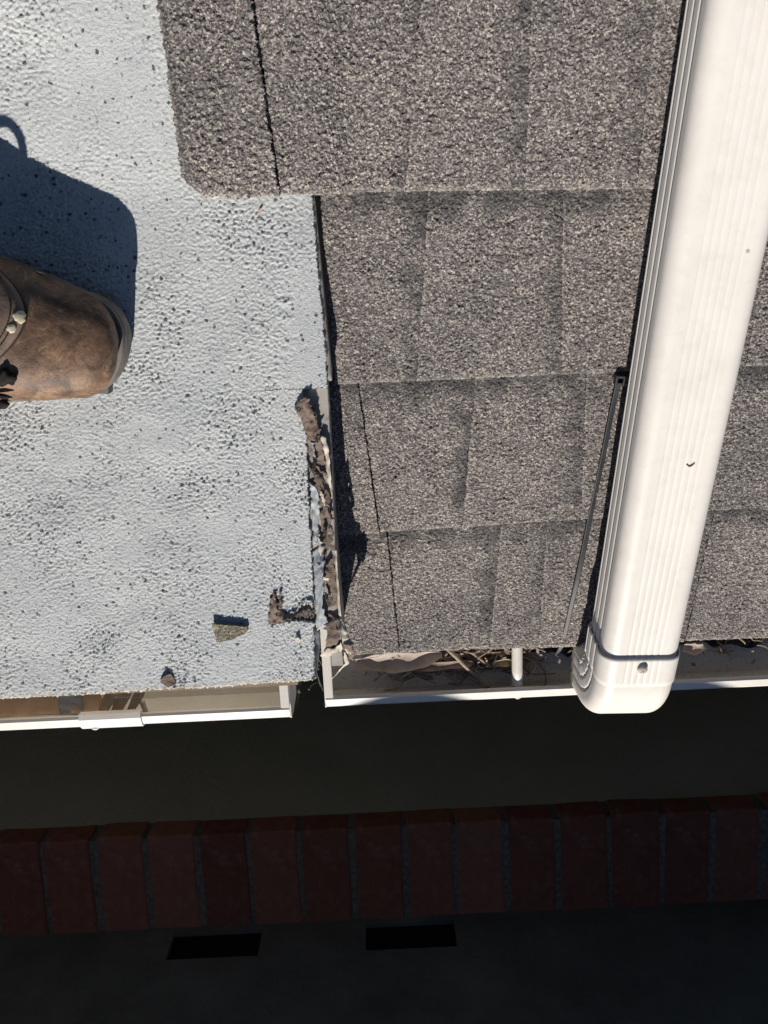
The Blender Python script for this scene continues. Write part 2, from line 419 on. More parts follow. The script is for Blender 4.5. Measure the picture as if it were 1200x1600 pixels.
# ------------------------------------------------------------------ the setting: ground, path
def quad(name, x0, x1, y0, y1, z, mat, n=1):
    vs = [(x0 + (x1 - x0) * i / n, y0 + (y1 - y0) * j / n, z) for j in range(n + 1) for i in range(n + 1)]
    fs = [(j * (n + 1) + i, j * (n + 1) + i + 1, (j + 1) * (n + 1) + i + 1, (j + 1) * (n + 1) + i) for j in range(n) for i in range(n)]
    return mesh_obj(name, vs, fs, mat)
ZG = -2.55
tag(quad('ground', -150, 150, -150, 150, ZG, M['earth'], 4), 'bare earth ground around the two houses', kind='structure')
tag(mesh_obj(*(lambda b: ('path', [v for v in b[0]], b[1]))(([(-6, -0.80, ZG), (6, -0.80, ZG), (6, 0.28, ZG), (-6, 0.28, ZG), (-6, -0.80, ZG + .06), (6, -0.80, ZG + .06), (6, 0.28, ZG + .06), (-6, 0.28, ZG + .06)],
    [(4, 5, 6, 7), (0, 1, 5, 4), (1, 2, 6, 5), (2, 3, 7, 6), (3, 0, 4, 7)])), M['concrete']), 'narrow shaded concrete path between the two houses', kind='structure')

# house wall under the eaves
hw = thing('house_wall', 'plain rendered house wall under the white gutters', 'wall', (0, 0.33, ZG))
bm_obj('wall', box_bm(-4, 4, 0.30, 0.48, ZG - .05, -0.14), M['stucco_low'], hw)

# ------------------------------------------------------------------ the neighbouring house across the path
YW = -0.655                          # front line of the brick ledge
ZL = -0.635
nw = thing('neighbour_wall', 'dark shaded stucco wall with a red brick ledge and two slots', 'wall', (0, -0.9, ZG))
ledge_tilt = R(4)
near = level(600, 1291, ZL); YW = near[1]
BL, BWD, BH = 0.209, 0.091, 0.060    # one brick
tx = np.array([0, -math.cos(ledge_tilt), math.sin(ledge_tilt)])
far = near + tx * BL
YF = far[1] + 0.012                  # face of the upper wall
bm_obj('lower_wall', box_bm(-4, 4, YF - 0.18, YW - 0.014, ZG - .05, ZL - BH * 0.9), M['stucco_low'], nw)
# upper wall with two slots: built as a frame of blocks round the openings
slots = []
for (xa, xb, ya, yb) in ((272, 410, 1459, 1496), (572, 709, 1443, 1479)):
    p = on_plane(xa, ya, (0, YF, 0), (0, 1, 0)); q = on_plane(xb, ya - 6, (0, YF, 0), (0, 1, 0)); b_ = on_plane((xa + xb) / 2, yb, (0, YF, 0), (0, 1, 0))
    t_ = on_plane((xa + xb) / 2, ya - 3, (0, YF, 0), (0, 1, 0))
    slots.append((p[0], q[0], t_[2], b_[2]))
SZ0 = min(s_[2] for s_ in slots); SZ1 = max(s_[3] for s_ in slots)
ZT = 0.30
def wall_with_slots():
    bm = bmesh.new()
    def add(x0, x1, z0, z1, y1=YF):
        b2 = box_bm(x0, x1, YF - 0.16, y1, z0, z1); me = bpy.data.meshes.new('t'); b2.to_mesh(me); b2.free(); bm.from_mesh(me); bpy.data.meshes.remove(me)
    add(-4, 4, ZL - BH, SZ0); add(-4, 4, SZ1, ZT)
    xs = [-4] + [c for s_ in slots for c in (s_[0], s_[1])] + [4]
    for i in range(0, len(xs), 2): add(xs[i], xs[i + 1], SZ0, SZ1)
    for s_ in slots: add(s_[0], s_[1], SZ0, SZ1, YF - 0.09)
    bmesh.ops.remove_doubles(bm, verts=bm.verts, dist=1e-5)
    return bm
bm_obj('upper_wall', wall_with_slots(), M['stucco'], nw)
for s_ in slots:
    bm_obj('slot_shade', box_bm(s_[0] + .0005, s_[1] - .0005, YF - 0.088, YF - 0.010, SZ0 + .0005, SZ1 - .0005), M['black'], nw)  # black block standing in for the shade inside the slot
# bricks of the ledge, one by one
def brick_mesh(seed):
    q = random.Random(seed)
    bm = bmesh.new(); bmesh.ops.create_cube(bm, size=1)
    for v in bm.verts: v.co = (v.co.x * BWD, v.co.y * BL, v.co.z * BH)
    bmesh.ops.subdivide_edges(bm, edges=list(bm.edges), cuts=1, use_grid_fill=True)
    for v in bm.verts: v.co += Vector((q.uniform(-1, 1) * .0014, q.uniform(-1, 1) * .0016, q.uniform(-1, 1) * .0010))
    bmesh.ops.bevel(bm, geom=[e for e in bm.edges if len(e.link_faces) == 2 and e.calc_face_angle() > 0.8], offset=0.003, segments=1, affect='EDGES')
    bmesh.ops.recalc_face_normals(bm, faces=bm.faces)
    me = bpy.data.meshes.new('brick'); bm.to_mesh(me); bm.free(); me.materials.append(M['brick']); return me
bmeshes = [brick_mesh(i) for i in range(6)]
xb0 = level(58 + 4, 1312, ZL)[0]; xb1 = level(1115, 1257, ZL)[0]
pit_ = (xb1 - xb0) / 13
ctr = near + tx * BL * 0.5 - np.array([0, math.sin(ledge_tilt), math.cos(ledge_tilt)]) * BH * 0.5
for i in range(-8, 24):
    o = bpy.data.objects.new('brick', bmeshes[(i * 5) % 6]); COL.objects.link(o); o.parent = nw
    o.rotation_euler = (-ledge_tilt + rnd.uniform(-.006, .006), rnd.uniform(-.012, .012), rnd.uniform(-.012, .012))
    o.location = Vector((xb0 + pit_ * (i + 0.5) + rnd.uniform(-.0025, .0025), ctr[1] + rnd.uniform(-.003, .003), ctr[2] + rnd.uniform(-.002, .002))) - nw.location
vs = []; mort = bmesh.new()
o = bm_obj('mortar', box_bm(-4, 4, -BL / 2 + 0.003, BL / 2 - 0.005, -BH / 2 - 0.004, BH / 2 - 0.003), M['mortar'], nw)
o.rotation_euler = (-ledge_tilt, 0, 0); o.location = Vector((0, ctr[1], ctr[2])) - nw.location
# tiled eave of the neighbour: its humps shade parts of the white gutter lips
nr = thing('neighbour_roof', 'terracotta tiled eave on top of the dark stucco wall', 'roof', (0, -0.9, ZT))
LIPY, LIPZ = -0.0840, -0.042
ky = (LIPY - (-0.86)) / -SUN[1]
EZ = LIPZ + 0.004 + ky * SUN[2]       # height whose shadow just grazes the gutter lips
EX = ky * -SUN[0]                    # sideways run of that shadow
HP = 0.291
def tile_mesh():
    vs, fs = [], []
    nx_, rows = 20, (0.0, 0.15, 0.36)
    for lay in (0, 1):
        for y in rows:
            for i in range(nx_ + 1):
                a = i / nx_
                hump = 0.030 * max(0, math.sin(math.pi * min(1, a / 0.66))) ** 0.8 if a < 0.66 else 0.0
                vs.append(((a - 0.33) * HP, -y, hump - 0.012 * lay + y * 0.36))
    m_ = nx_ + 1; k_ = len(rows)
    for lay in (0, 1):
        for j in range(k_ - 1):
            for i in range(nx_):
                b0 = lay * m_ * k_ + j * m_ + i
                f = (b0, b0 + 1, b0 + 1 + m_, b0 + m_)
                fs.append(f if lay else f[::-1])
    L = m_ * k_
    for i in range(nx_):
        fs.append((i, i + 1, L + i + 1, L + i)); e = (k_ - 1) * m_
        fs.append((e + i + 1, e + i, L + e + i, L + e + i + 1))
    for j in range(k_ - 1):
        fs.append((j * m_ + m_, j * m_, L + j * m_, L + j * m_ + m_)); e = nx_
        fs.append((j * m_ + e, j * m_ + m_ + e, L + j * m_ + m_ + e, L + j * m_ + e))
    me = bpy.data.meshes.new('tile'); me.from_pydata(vs, [], fs); me.materials.append(M['tile']); return me
tme = tile_mesh()
for row in range(3):
    for i in range(-8, 10):
        o = bpy.data.objects.new('tile', tme); COL.objects.link(o); o.parent = nr
        o.location = Vector((-0.277 - EX + HP * i + rnd.uniform(-.004, .004), -0.86 - 0.31 * row, EZ - 0.021 + 0.128 * row + rnd.uniform(-.0015, .0015))) - nr.location
bm_obj('fascia', box_bm(-4, 4, -0.905, -0.880, ZT - 0.10, EZ - 0.034), M['wood'], nr)
bm_obj('soffit', box_bm(-4, 4, -1.9, -0.906, ZT + 0.002, ZT + 0.022), M['wood'], nr)

# ------------------------------------------------------------------ shingled roof
hr = thing('shingle_roof', 'dark grey asphalt shingle roof slope running down to the gutter', 'roof', (0, 0.02, 0))
def slab(name, corners, h0, h1, mat, parent):
    lo = [rp(x, s, h0) for x, s in corners]; hi = [rp(x, s, h1) for x, s in corners]
    n_ = len(corners)
    return mesh_obj(name, lo + hi, [tuple(range(n_))[::-1], tuple(range(n_, 2 * n_))] + [(i, (i + 1) % n_, n_ + (i + 1) % n_, n_ + i) for i in range(n_)], mat, parent)
slab('roof_deck', [(-0.030, 0.008), (4, 0.008), (4, 2.6), (-0.030, 2.6)], -0.018, -0.002, M['ply'], hr)
slab('roof_deck', [(-4, 0.47), (-0.031, 0.47), (-0.031, 2.6), (-4, 2.6)], -0.020, -0.006, M['ply'], hr)
bm_obj('fascia', box_bm(-0.030, 4, 0.034, 0.056, -0.15, -0.012), M['wood'], hr)
slab('drip_edge', [(-0.043, -0.0075), (0.036, -0.0030), (0.036, 0.03), (-0.043, 0.03)], -0.0018, -0.0008, M['scrim'], hr)
B = {1: lambda x: 0.4385 - 0.031 * x, 2: lambda x: 0.2896 + 0.001 * x, 3: lambda x: 0.1434 + 0.024 * x, 4: lambda x: -0.0012 - 0.0095 * x}
def tab(course, bot_l, bot_r, top_l, top_r, lift=0.0, nx=None, ny=None, dark=1.0, dens=0.00092, darkside=0.0, seed=0, top=None, corner=0.0, jit=0.0005, coarse=0.0, border=0.0):
    """one shingle tab of a course; edges given as (px, py) pixels read off the roof or as x values"""
    bl, br, tl, tr = [(rxs(*e, 0.005)[0] if isinstance(e, tuple) else e) for e in (bot_l, bot_r, top_l, top_r)]
    fb = B[course]
    ft = (lambda x: 0.78 + 0 * x) if course == 1 else (lambda x: B[course - 1](x) + 0.010)
    if top: ft = lambda x: top + 0 * x
    wdt = max(br - bl, tr - tl); hgt = 0.16 if course > 1 else 0.345
    if top: hgt = top - fb(0)
    nx = nx or max(4, int(wdt / dens)); ny = ny or max(4, int(hgt / dens))
    def fx(a, b): return (bl + (br - bl) * a) * (1 - b) + (tl + (tr - tl) * a) * b
    def fs(a, b):
        x = fx(a, b); s0, s1 = fb(x), ft(x)
        if corner: s0 = s0 + corner * np.clip(1 - a * wdt / 0.022, 0, 1) ** 2
        return s0 + (s1 - s0) * b
    q = np.random.default_rng(seed); ox, oy = q.uniform(0, .5, 2)
    def base(x, s, a, b):
        h = 0.0056 - 0.0036 * b + lift
        if course == 1:
            k_ = np.clip((-0.004 - x) / 0.034, 0, 1); h = h + G0 * k_ * k_ * (3 - 2 * k_)
        return h
    def relief(x, s, a, b):
        r_ = sample(SHF, x + ox, s + oy) + coarse * sample(n5, x + oy, s + ox)
        edge = np.clip(b * hgt / 0.004, 0.25, 1)
        if border: edge = edge * (0.35 + 0.65 * np.clip((a * wdt - border) / 0.002, 0, 1))
        return r_ * edge
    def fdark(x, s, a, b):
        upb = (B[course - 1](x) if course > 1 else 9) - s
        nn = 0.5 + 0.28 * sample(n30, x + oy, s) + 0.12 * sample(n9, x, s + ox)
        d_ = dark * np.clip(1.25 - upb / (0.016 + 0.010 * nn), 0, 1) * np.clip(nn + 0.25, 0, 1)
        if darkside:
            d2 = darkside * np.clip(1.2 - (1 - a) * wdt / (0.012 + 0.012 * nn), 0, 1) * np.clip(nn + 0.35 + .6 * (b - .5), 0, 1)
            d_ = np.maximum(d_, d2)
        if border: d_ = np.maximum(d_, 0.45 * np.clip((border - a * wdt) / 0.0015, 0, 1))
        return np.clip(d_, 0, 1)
    def fpale(x, s, a, b):  # paints sunlit butt and raised left edges pale; also the border line
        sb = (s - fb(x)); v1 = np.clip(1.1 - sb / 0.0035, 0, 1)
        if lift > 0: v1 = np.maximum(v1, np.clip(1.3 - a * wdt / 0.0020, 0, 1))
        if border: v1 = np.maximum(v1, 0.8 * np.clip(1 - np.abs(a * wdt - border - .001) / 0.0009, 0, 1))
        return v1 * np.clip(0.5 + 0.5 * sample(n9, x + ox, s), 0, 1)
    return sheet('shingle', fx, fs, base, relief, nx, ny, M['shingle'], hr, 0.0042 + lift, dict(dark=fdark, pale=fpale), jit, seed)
GAP = 0.0006
def row(course, cuts, seed0, darks=(), lifts=(), tops=None):
    """cuts: list of (bottom, top) edges between tabs"""
    for i in range(len(cuts) - 1):
        (b0, t0), (b1, t1) = cuts[i], cuts[i + 1]
        tab(course, b0, b1, t0, t1, lifts[i] if i < len(lifts) else 0, darkside=darks[i] if i < len(darks) else 0, seed=seed0 + i * 7)
def xat(px, py): return rxs(px, py, 0.005)[0]
def cut(p1, p2, course, gap=0.0, hh=0.005):
    """extend the line through two pixels to the butt and the head of a course -> (x at butt, x at head)"""
    (xa, sa), (xb, sb) = rxs(*p1, hh), rxs(*p2, hh)
    k_ = (xb - xa) / (sb - sa)
    s0 = B[course](0.1); s1 = 0.78 if course == 1 else B[course - 1](0.1) + 0.010
    return (xa + k_ * (s0 - sa) + gap, xa + k_ * (s1 - sa) + gap)
# course 1 (top): its left piece is a cap lying over the coated roof
c1 = [cut((287, 290), (247, 10), 1, 0, .017), cut((436, 280), (396, 0), 1, 0, .014), cut((634, 290), (650, 100), 1), cut((820, 290), (828, 60), 1), cut((998, 250), (1022, 30), 1), (0.335, 0.335)]
LC1 = [0.0022, -0.0004, 0.0006, 0.0012, 0.0022]
for i in range(5):
    l, r_ = c1[i], c1[i + 1]
    gp = 0.0016 if i == 0 else -0.0008
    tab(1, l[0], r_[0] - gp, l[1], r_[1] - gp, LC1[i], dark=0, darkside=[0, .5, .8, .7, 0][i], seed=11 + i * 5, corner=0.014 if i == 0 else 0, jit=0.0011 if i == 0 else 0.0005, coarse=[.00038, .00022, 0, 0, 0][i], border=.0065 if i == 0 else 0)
c2 = [cut((522, 588), (500, 305), 2), cut((652, 575), (669, 310), 2), cut((876, 560), (880, 320), 2), (0.305, 0.305), (0.42, 0.42)]
for i in range(4):
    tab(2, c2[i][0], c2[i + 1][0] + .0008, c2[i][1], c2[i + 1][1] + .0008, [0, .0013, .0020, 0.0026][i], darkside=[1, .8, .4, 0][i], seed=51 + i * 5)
c3 = [(-0.052, -0.045), cut((592, 812), (561, 600), 3), cut((725, 790), (742, 600), 3), cut((908, 760), (916, 600), 3), (0.290, 0.290), (0.44, 0.44)]
for i in range(5):
    gp = 0.0012 if i == 0 else -.0008
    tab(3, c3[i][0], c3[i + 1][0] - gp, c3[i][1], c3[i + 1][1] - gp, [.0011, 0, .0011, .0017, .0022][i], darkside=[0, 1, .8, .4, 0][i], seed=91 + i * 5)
c4 = [(-0.046, -0.052), cut((622, 985), (606, 830), 4), cut((767, 985), (783, 830), 4), (0.150, 0.150), cut((1076, 975), (1116, 812), 4), (0.46, 0.46)]
for i in range(5):
    gp = 0.0012 if i in (0, 3) else -.0008
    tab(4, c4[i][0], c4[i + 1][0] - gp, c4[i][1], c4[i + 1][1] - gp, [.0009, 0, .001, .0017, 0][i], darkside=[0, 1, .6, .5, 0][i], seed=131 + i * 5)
# the rest of the slope, out of the picture
for cse, x0 in ((1, 0.336), (2, 0.421), (3, 0.441), (4, 0.461)):
    x = x0
    for j in range(4):
        x2 = x + rnd.uniform(.22, .34)
        tab(cse, x, x2 - .001, x, x2 - .001, rnd.uniform(0, .001), nx=60, ny=40, seed=171 + cse * 9 + j); x = x2
x = -0.145
for j in range(5):
    x2 = x + rnd.uniform(.22, .34)
    s0_ = 0.755
    sheet('shingle', lambda a, b, x=x, x2=x2: x + (x2 - x - .001) * a, lambda a, b: s0_ + 0.5 * b, lambda xx, s, a, b: 0.0098 - 0.004 * b + 0 * xx,
          lambda xx, s, a, b: sample(SHF, xx, s), 60, 90, M['shingle'], hr, 0.005, dict(dark=lambda xx, s, a, b: 0 * xx, pale=lambda xx, s, a, b: 0 * xx), 0, 5)
    x = x2

# ------------------------------------------------------------------ coated roof on the left
mr = thing('coated_roof', 'flatter roof with rough pale blue grey coating at left', 'roof', (-0.3, 0.02, 0.05))
def sx(px, py, h=0.0):
    p = mpt(px, py, h); return p[0], float(np.dot(p, U))
EDGE = [sx(486, 297), sx(497, 420), sx(506, 520), sx(511, 596)]       # right edge above the step
EDGE2 = [sx(474, 618), sx(480, 720), sx(484, 830), sx(490, 930), sx(490, 985), sx(491, 1062)]
E1 = sorted([(s, x) for x, s in EDGE]); E2 = sorted([(s, x) for x, s in EDGE2])
S_STEP = sx(490, 607)[1]
e1s, e1x = np.array([e[0] for e in E1]), np.array([e[1] for e in E1])
e2s, e2x = np.array([e[0] for e in E2]), np.array([e[1] for e in E2])
eav = [sx(0, 1091), sx(120, 1085), sx(250, 1077), sx(380, 1070), sx(491, 1062)]
eax, eas = np.array([e[0] for e in eav]), np.array([e[1] for e in eav])
def gmv(s): return G0 + KM * 0.5 * ((S1 - s) + np.sqrt((S1 - s) ** 2 + 1e-4))
# torn opening near the corner
TEAR = [sx(*q) for q in ((424, 930), (431, 924), (437, 946), (444, 957), (458, 960), (468, 951), (478, 947), (493, 953), (494, 973), (478, 971), (460, 970), (445, 972), (430, 975), (420, 974))]
def inpoly(x, y, poly):
    c = np.zeros(x.shape, bool); n_ = len(poly)
    for i in range(n_):
        x1, y1 = poly[i]; x2, y2 = poly[(i + 1) % n_]
        cond = ((y1 > y) != (y2 > y)) & (x < (x2 - x1) * (y - y1) / (y2 - y1 + 1e-12) + x1)
        c ^= cond
    return c
XL0 = -0.46
def coat_sheet(s_lo, s_hi, xr_fn, nx, ny, seed, xr_jit, lowedge=None):
    def fs(a, b):
        if lowedge is None: return s_lo + (s_hi - s_lo) * b
        xx = XL0 + (-0.07 - XL0) * a
        lo = np.interp(xx, eax, eas)
        return lo + (s_hi - lo) * b
    def fx(a, b):
        s = fs(a, b); xr = xr_fn(s)
        return np.where(a < 0.84, XL0 + (-0.105 - XL0) * a / 0.84, -0.105 + (xr + 0.105) * (a - 0.84) / 0.16)
    def smooth(x, s):
        xr = np.interp(s, e1s, e1x)
        k_ = np.clip((x - (xr - 0.030 - 0.006 * sample(n9, x, s))) / 0.006, 0, 1) * np.clip((s - S_STEP) / 0.004, 0, 1) * np.clip((0.395 - s) / 0.03, 0, 1)
        k2 = 0.7 * np.clip(1 - ((x + 0.165) / 0.05) ** 2 - ((s - 0.50) / 0.10) ** 2, 0, 1)
        return np.clip(k_ + k2, 0, 1)
    def pitf(x, s):
        dens = 1.78 + 0.12 * sample(n100, x * .5, s * .5) - 0.25 * np.clip((0.15 - s) / 0.2, 0, 1) - 0.25 * np.clip((s - .5) / .1, 0, 1)
        return np.clip((sample(m8, x, s) * 0.8 + 0.5 * sample(m4, x + .2, s) + .2 * sample(n2, x, s) - dens - .12) / 0.30, 0, 1)
    def relief(x, s, a, b):
        r_ = 0.00021 * sample(m4, x, s) + 0.00006 * sample(n9, x + .1, s) + 0.00032 * sample(n2, x, s) + 0.0005 * sample(n100, x, s) - 0.0016 * pitf(x, s)
        r_ = r_ * (1 - 0.85 * smooth(x, s)) * np.clip(1.1 + 0.35 * sample(n100, x + .3, s + .2) + 0.12 * sample(n30, x, s), 0.35, 1.9)
        r_ = r_ - 0.0022 * inpoly(x, s, TEAR)
        return r_
    def fcr(x, s, a, b):
        if lowedge is None: return 0 * x
        d_ = s - np.interp(x, eax, eas)
        return np.clip(1.2 - d_ / (0.0035 + 0.0018 * np.clip(sample(n9, x, s), -1.4, 2)), 0, 1) * (0.75)
    return sheet('coating', fx, fs, lambda x, s, a, b: gmv(s), relief, nx, ny, M['coat'], mr, 0.006,
                 dict(pit_shade=lambda x, s, a, b: pitf(x, s) * (1 - .7 * smooth(x, s)), crust=fcr, felt=lambda x, s, a, b: inpoly(x, s, TEAR) * 0.9), 0.0009, seed)
coat_sheet(0, 0.64, lambda s: np.where(s > S1 + .004, -0.044, np.where(s > S_STEP, np.interp(s, e1s, e1x), np.interp(s, e2s, e2x))), 440, 720, 3, 0, True)
# coarse remainder out of the picture
for (x0, x1, s0_, s1_) in ((-2.5, XL0 + .001, float(eas[0]), 0.64),):
    sheet('coating', lambda a, b: x0 + (x1 - x0) * a, lambda a, b: s0_ + (s1_ - s0_) * b, lambda x, s, a, b: gmv(s), lambda x, s, a, b: 0.0005 * sample(n100, x, s), 120, 50, M['coat'], mr, 0.006,
          dict(pit_shade=lambda x, s, a, b: 0 * x, crust=lambda x, s, a, b: 0 * x, felt=lambda x, s, a, b: 0 * x), 0, 5)
sheet('coating', lambda a, b: -2.5 + 2.48 * a, lambda a, b: 0.6405 + 0.9 * b, lambda x, s, a, b: gmv(s), lambda x, s, a, b: 0.0005 * sample(n100, x, s), 120, 50, M['coat'], mr, 0.006,
      dict(pit_shade=lambda x, s, a, b: 0 * x, crust=lambda x, s, a, b: 0 * x, felt=lambda x, s, a, b: 0 * x), 0, 6)

def strip_mesh(name, left, right, hl, hr_, mat, parent, th=0.0012, n=40, m=6, wr=0.0006, seed=0, edge=0.0007):
    """a loose strip between two pixel polylines lying hl / hr_ above the coated roof (numbers or lists)"""
    q = np.random.default_rng(seed)
    def res(pl, n):
        pl = np.array(pl, float); d = np.r_[0, np.cumsum(np.hypot(*np.diff(pl, axis=0).T))]; t = np.linspace(0, d[-1], n + 1)
        return np.c_[np.interp(t, d, pl[:, 0]), np.interp(t, d, pl[:, 1])], t / d[-1]
    L, tl = res(left, n); Rr, tr = res(right, n)
    def hv(h, t):
        if isinstance(h, (int, float)): return np.full(len(t), float(h))
        return np.interp(t, np.linspace(0, 1, len(h)), h)
    HL, HR = hv(hl, tl), hv(hr_, tr)
    vs, fs = [], []
    for lay in (0, 1):
        for i in range(n + 1):
            A = mpt(L[i][0], L[i][1], HL[i]); Bp = mpt(Rr[i][0], Rr[i][1], HR[i])
            if lay == 0:
                jl, jr = q.normal(0, edge, 2)
                if i == 0: js = []
                if edge > 0.00045:
                    if q.random() < .08: jl += q.uniform(.001, .003)
                    if q.random() < .08: jr += q.uniform(.001, .003)
                js.append((jl, jr))
            jl, jr = js[i]
            dv = Bp - A; ln = np.linalg.norm(dv) + 1e-9; A2 = A - dv / ln * jl; B2 = Bp + dv / ln * jr
            for k in range(m + 1):
                p = A2 + (B2 - A2) * k / m
                wv = wr * (sample(n9, p[0] * 1.0, p[1]) + 0.8 * sample(n30, p[0], p[1] + seed * .03)) + wr * 0.8 * math.sin(i * .9 + k * 1.3 + seed)
                vs.append(p + N2 * (wv - th * lay))
    W = m + 1; LL = (n + 1) * W
    for i in range(n):
        for k in range(m):
            b0 = i * W + k
            fs.append((b0, b0 + 1, b0 + W + 1, b0 + W)); fs.append((LL + b0, LL + b0 + W, LL + b0 + W + 1, LL + b0 + 1))
        for k in (0, m):
            b0 = i * W + k; f = (b0, b0 + W, LL + b0 + W, LL + b0); fs.append(f if k == 0 else f[::-1])
    for i in (0, n):
        for k in range(m):
            b0 = i * W + k; f = (b0, b0 + 1, LL + b0 + 1, LL + b0); fs.append(f[::-1] if i == 0 else f)
    return mesh_obj(name, vs, fs, mat, parent, smooth=True)
# metal edge along the side of the coated roof
strip_mesh('edge_flashing', [(485, 297), (494, 420), (501, 520), (507, 597)], [(491, 297), (502, 420), (511, 520), (519, 594)], -0.0012, [-0.004] * 2, M['drip'], mr, 0.0015, 30, 4, 0.0001, 2, 0.0002)
strip_mesh('edge_flashing', [(474, 606), (476, 720), (482, 860), (486, 985)], [(512, 598), (518, 720), (523, 830), (529, 965)], -0.0045, -0.0042, M['drip'], mr, 0.0015, 40, 4, 0.0002, 3, 0.0002)
def vertical_board(name, top_px, h, drop_to, mat, y_in=0.010):
    """board standing along the side edge, from the roof edge down to the shingles"""
    pts = [mpt(*q, h) for q in top_px]; vs, fs = [], []
    for p in pts:
        x, s, hh = p[0], float(np.dot(p, U)), float(np.dot(p, N))
        for dx, hz in ((0, hh), (0, drop_to), (-y_in, drop_to), (-y_in, hh)): vs.append(rp(x + dx, s, hz))
    for i in range(len(pts) - 1):
        for k in range(4): fs.append((i * 4 + k, i * 4 + (k + 1) % 4, i * 4 + 4 + (k + 1) % 4, i * 4 + 4 + k))
    fs += [(0, 1, 2, 3), tuple((len(pts) - 1) * 4 + k for k in (3, 2, 1, 0))]
    return mesh_obj(name, vs, fs, mat, mr)
vertical_board('rake_board', [(491, 300), (502, 420), (511, 520), (518, 595)], -0.0055, -0.001, M['drip'])
vertical_board('rake_board', [(511, 600), (517, 720), (522, 830), (529, 945), (536, 1040)], -0.0040, 0.0005, M['drip'])
# side of the coated roof at the corner, painted over
strip_mesh('corner_flap', [(489, 985), (490, 1020), (491, 1061)], [(500, 982), (500, 1015), (494, 1061)], [0.0005, 0, 0], [-0.008, -0.018, -0.018], M['greyfab'], mr, 0.002, 20, 4, 0.0008, 9)
# torn strips of the old roofing
strip_mesh('torn_strip', [(468, 640), (473, 652), (478, 690), (486, 715), (498, 735), (510, 750)], [(478, 622), (490, 638), (498, 668), (503, 690), (507, 715), (512, 744)], [.001, .001, -.002, -.002, -.003, -.005], [.001, .004, .003, .001, -.001, -.004], M['felt'], mr, 0.0014, 46, 8, 0.0004, 21, .0007)
strip_mesh('torn_strip', [(460, 636), (463, 645), (470, 652), (476, 668)], [(472, 621), (481, 622), (490, 640), (494, 660)], [.0035, .005, .003, .001], [.0045, .006, .005, .002], M['felt'], mr, 0.0014, 26, 8, 0.0007, 22, .0007)
strip_mesh('torn_strip', [(481, 728), (490, 745), (499, 775), (502, 830), (504, 870), (509, 905), (513, 950)], [(488, 731), (503, 750), (515, 772), (519, 820), (522, 870), (524, 905), (529, 962)], [-.001, -.001, -.002, -.003, -.003, -.003, -.004], [-.002, 0, -.002, -.004, -.003, -.002, -.004], M['felt'], mr, 0.0014, 60, 8, 0.0004, 23, .0008)
strip_mesh('torn_strip', [(484, 752), (487, 800), (489, 850)], [(494, 762), (500, 780), (496, 850)], -.003, [-.001, -.002, -.004], M['greyfab'], mr, 0.001, 26, 6, 0.0006, 24, .0006)
strip_mesh('torn_strip', [(488, 862), (492, 905), (493, 950), (497, 985)], [(506, 850), (505, 905), (504, 950), (512, 975)], -.003, [-.003, .003, .004, .001], M['greyfab'], mr, 0.001, 40, 6, 0.0004, 25, .0008)
strip_mesh('torn_strip', [(501, 680), (508, 715), (512, 750), (517, 775)], [(508, 681), (514, 705), (517, 745), (519, 775)], [.001, -.001, -.002, -.003], [.001, .002, .001, -.003], M['scrim'], mr, 0.0008, 26, 4, 0.0006, 26, .0004)
strip_mesh('torn_strip', [(523, 860), (525, 905), (529, 960)], [(526, 858), (528, 900), (533, 963)], [-.002, -.001, -.001], [.001, .003, .002], M['scrim'], mr, 0.0008, 26, 3, 0.0006, 27, .0004)
strip_mesh('torn_strip', [(504, 902), (506, 908)], [(512, 900), (515, 906)], .005, .006, M['scrim'], mr, 0.0008, 8, 4, 0.0008, 28, .0006)
strip_mesh('torn_strip', [(509, 878), (509, 895), (505, 940), (510, 955)], [(518, 879), (516, 900), (516, 940), (514, 958)], -.0055, -.006, M['felt_dark'], mr, 0.0008, 20, 4, 0.0003, 29, .0006)
for i, (a_, b_, w_, mt) in enumerate((((487, 668), (496, 692), 3, 'felt_dark'), ((492, 735), (509, 757), 4, 'felt_dark'), ((499, 765), (507, 790), 3, 'scrim'), ((506, 820), (508, 846), 3, 'felt_dark'),
                                       ((497, 838), (501, 868), 4, 'scrim'), ((494, 712), (488, 736), 4, 'felt_dark'), ((512, 792), (517, 812), 3, 'felt_dark'), ((486, 690), (492, 716), 3, 'greyfab'), ((508, 925), (514, 948), 3, 'felt_dark'), ((500, 880), (503, 902), 4, 'greyfab'))):
    strip_mesh('torn_sliver', [a_, ((a_[0] + b_[0]) / 2 - 1.5, (a_[1] + b_[1]) / 2), b_], [(a_[0] + 1, a_[1]), ((a_[0] + b_[0]) / 2 + w_, (a_[1] + b_[1]) / 2), (b_[0] + 1, b_[1])], [.0012, .0018, .0010], [.001, .0026, .001], M[mt], mr, 0.0006, 14, 3, 0.0004, 60 + i, .0005)
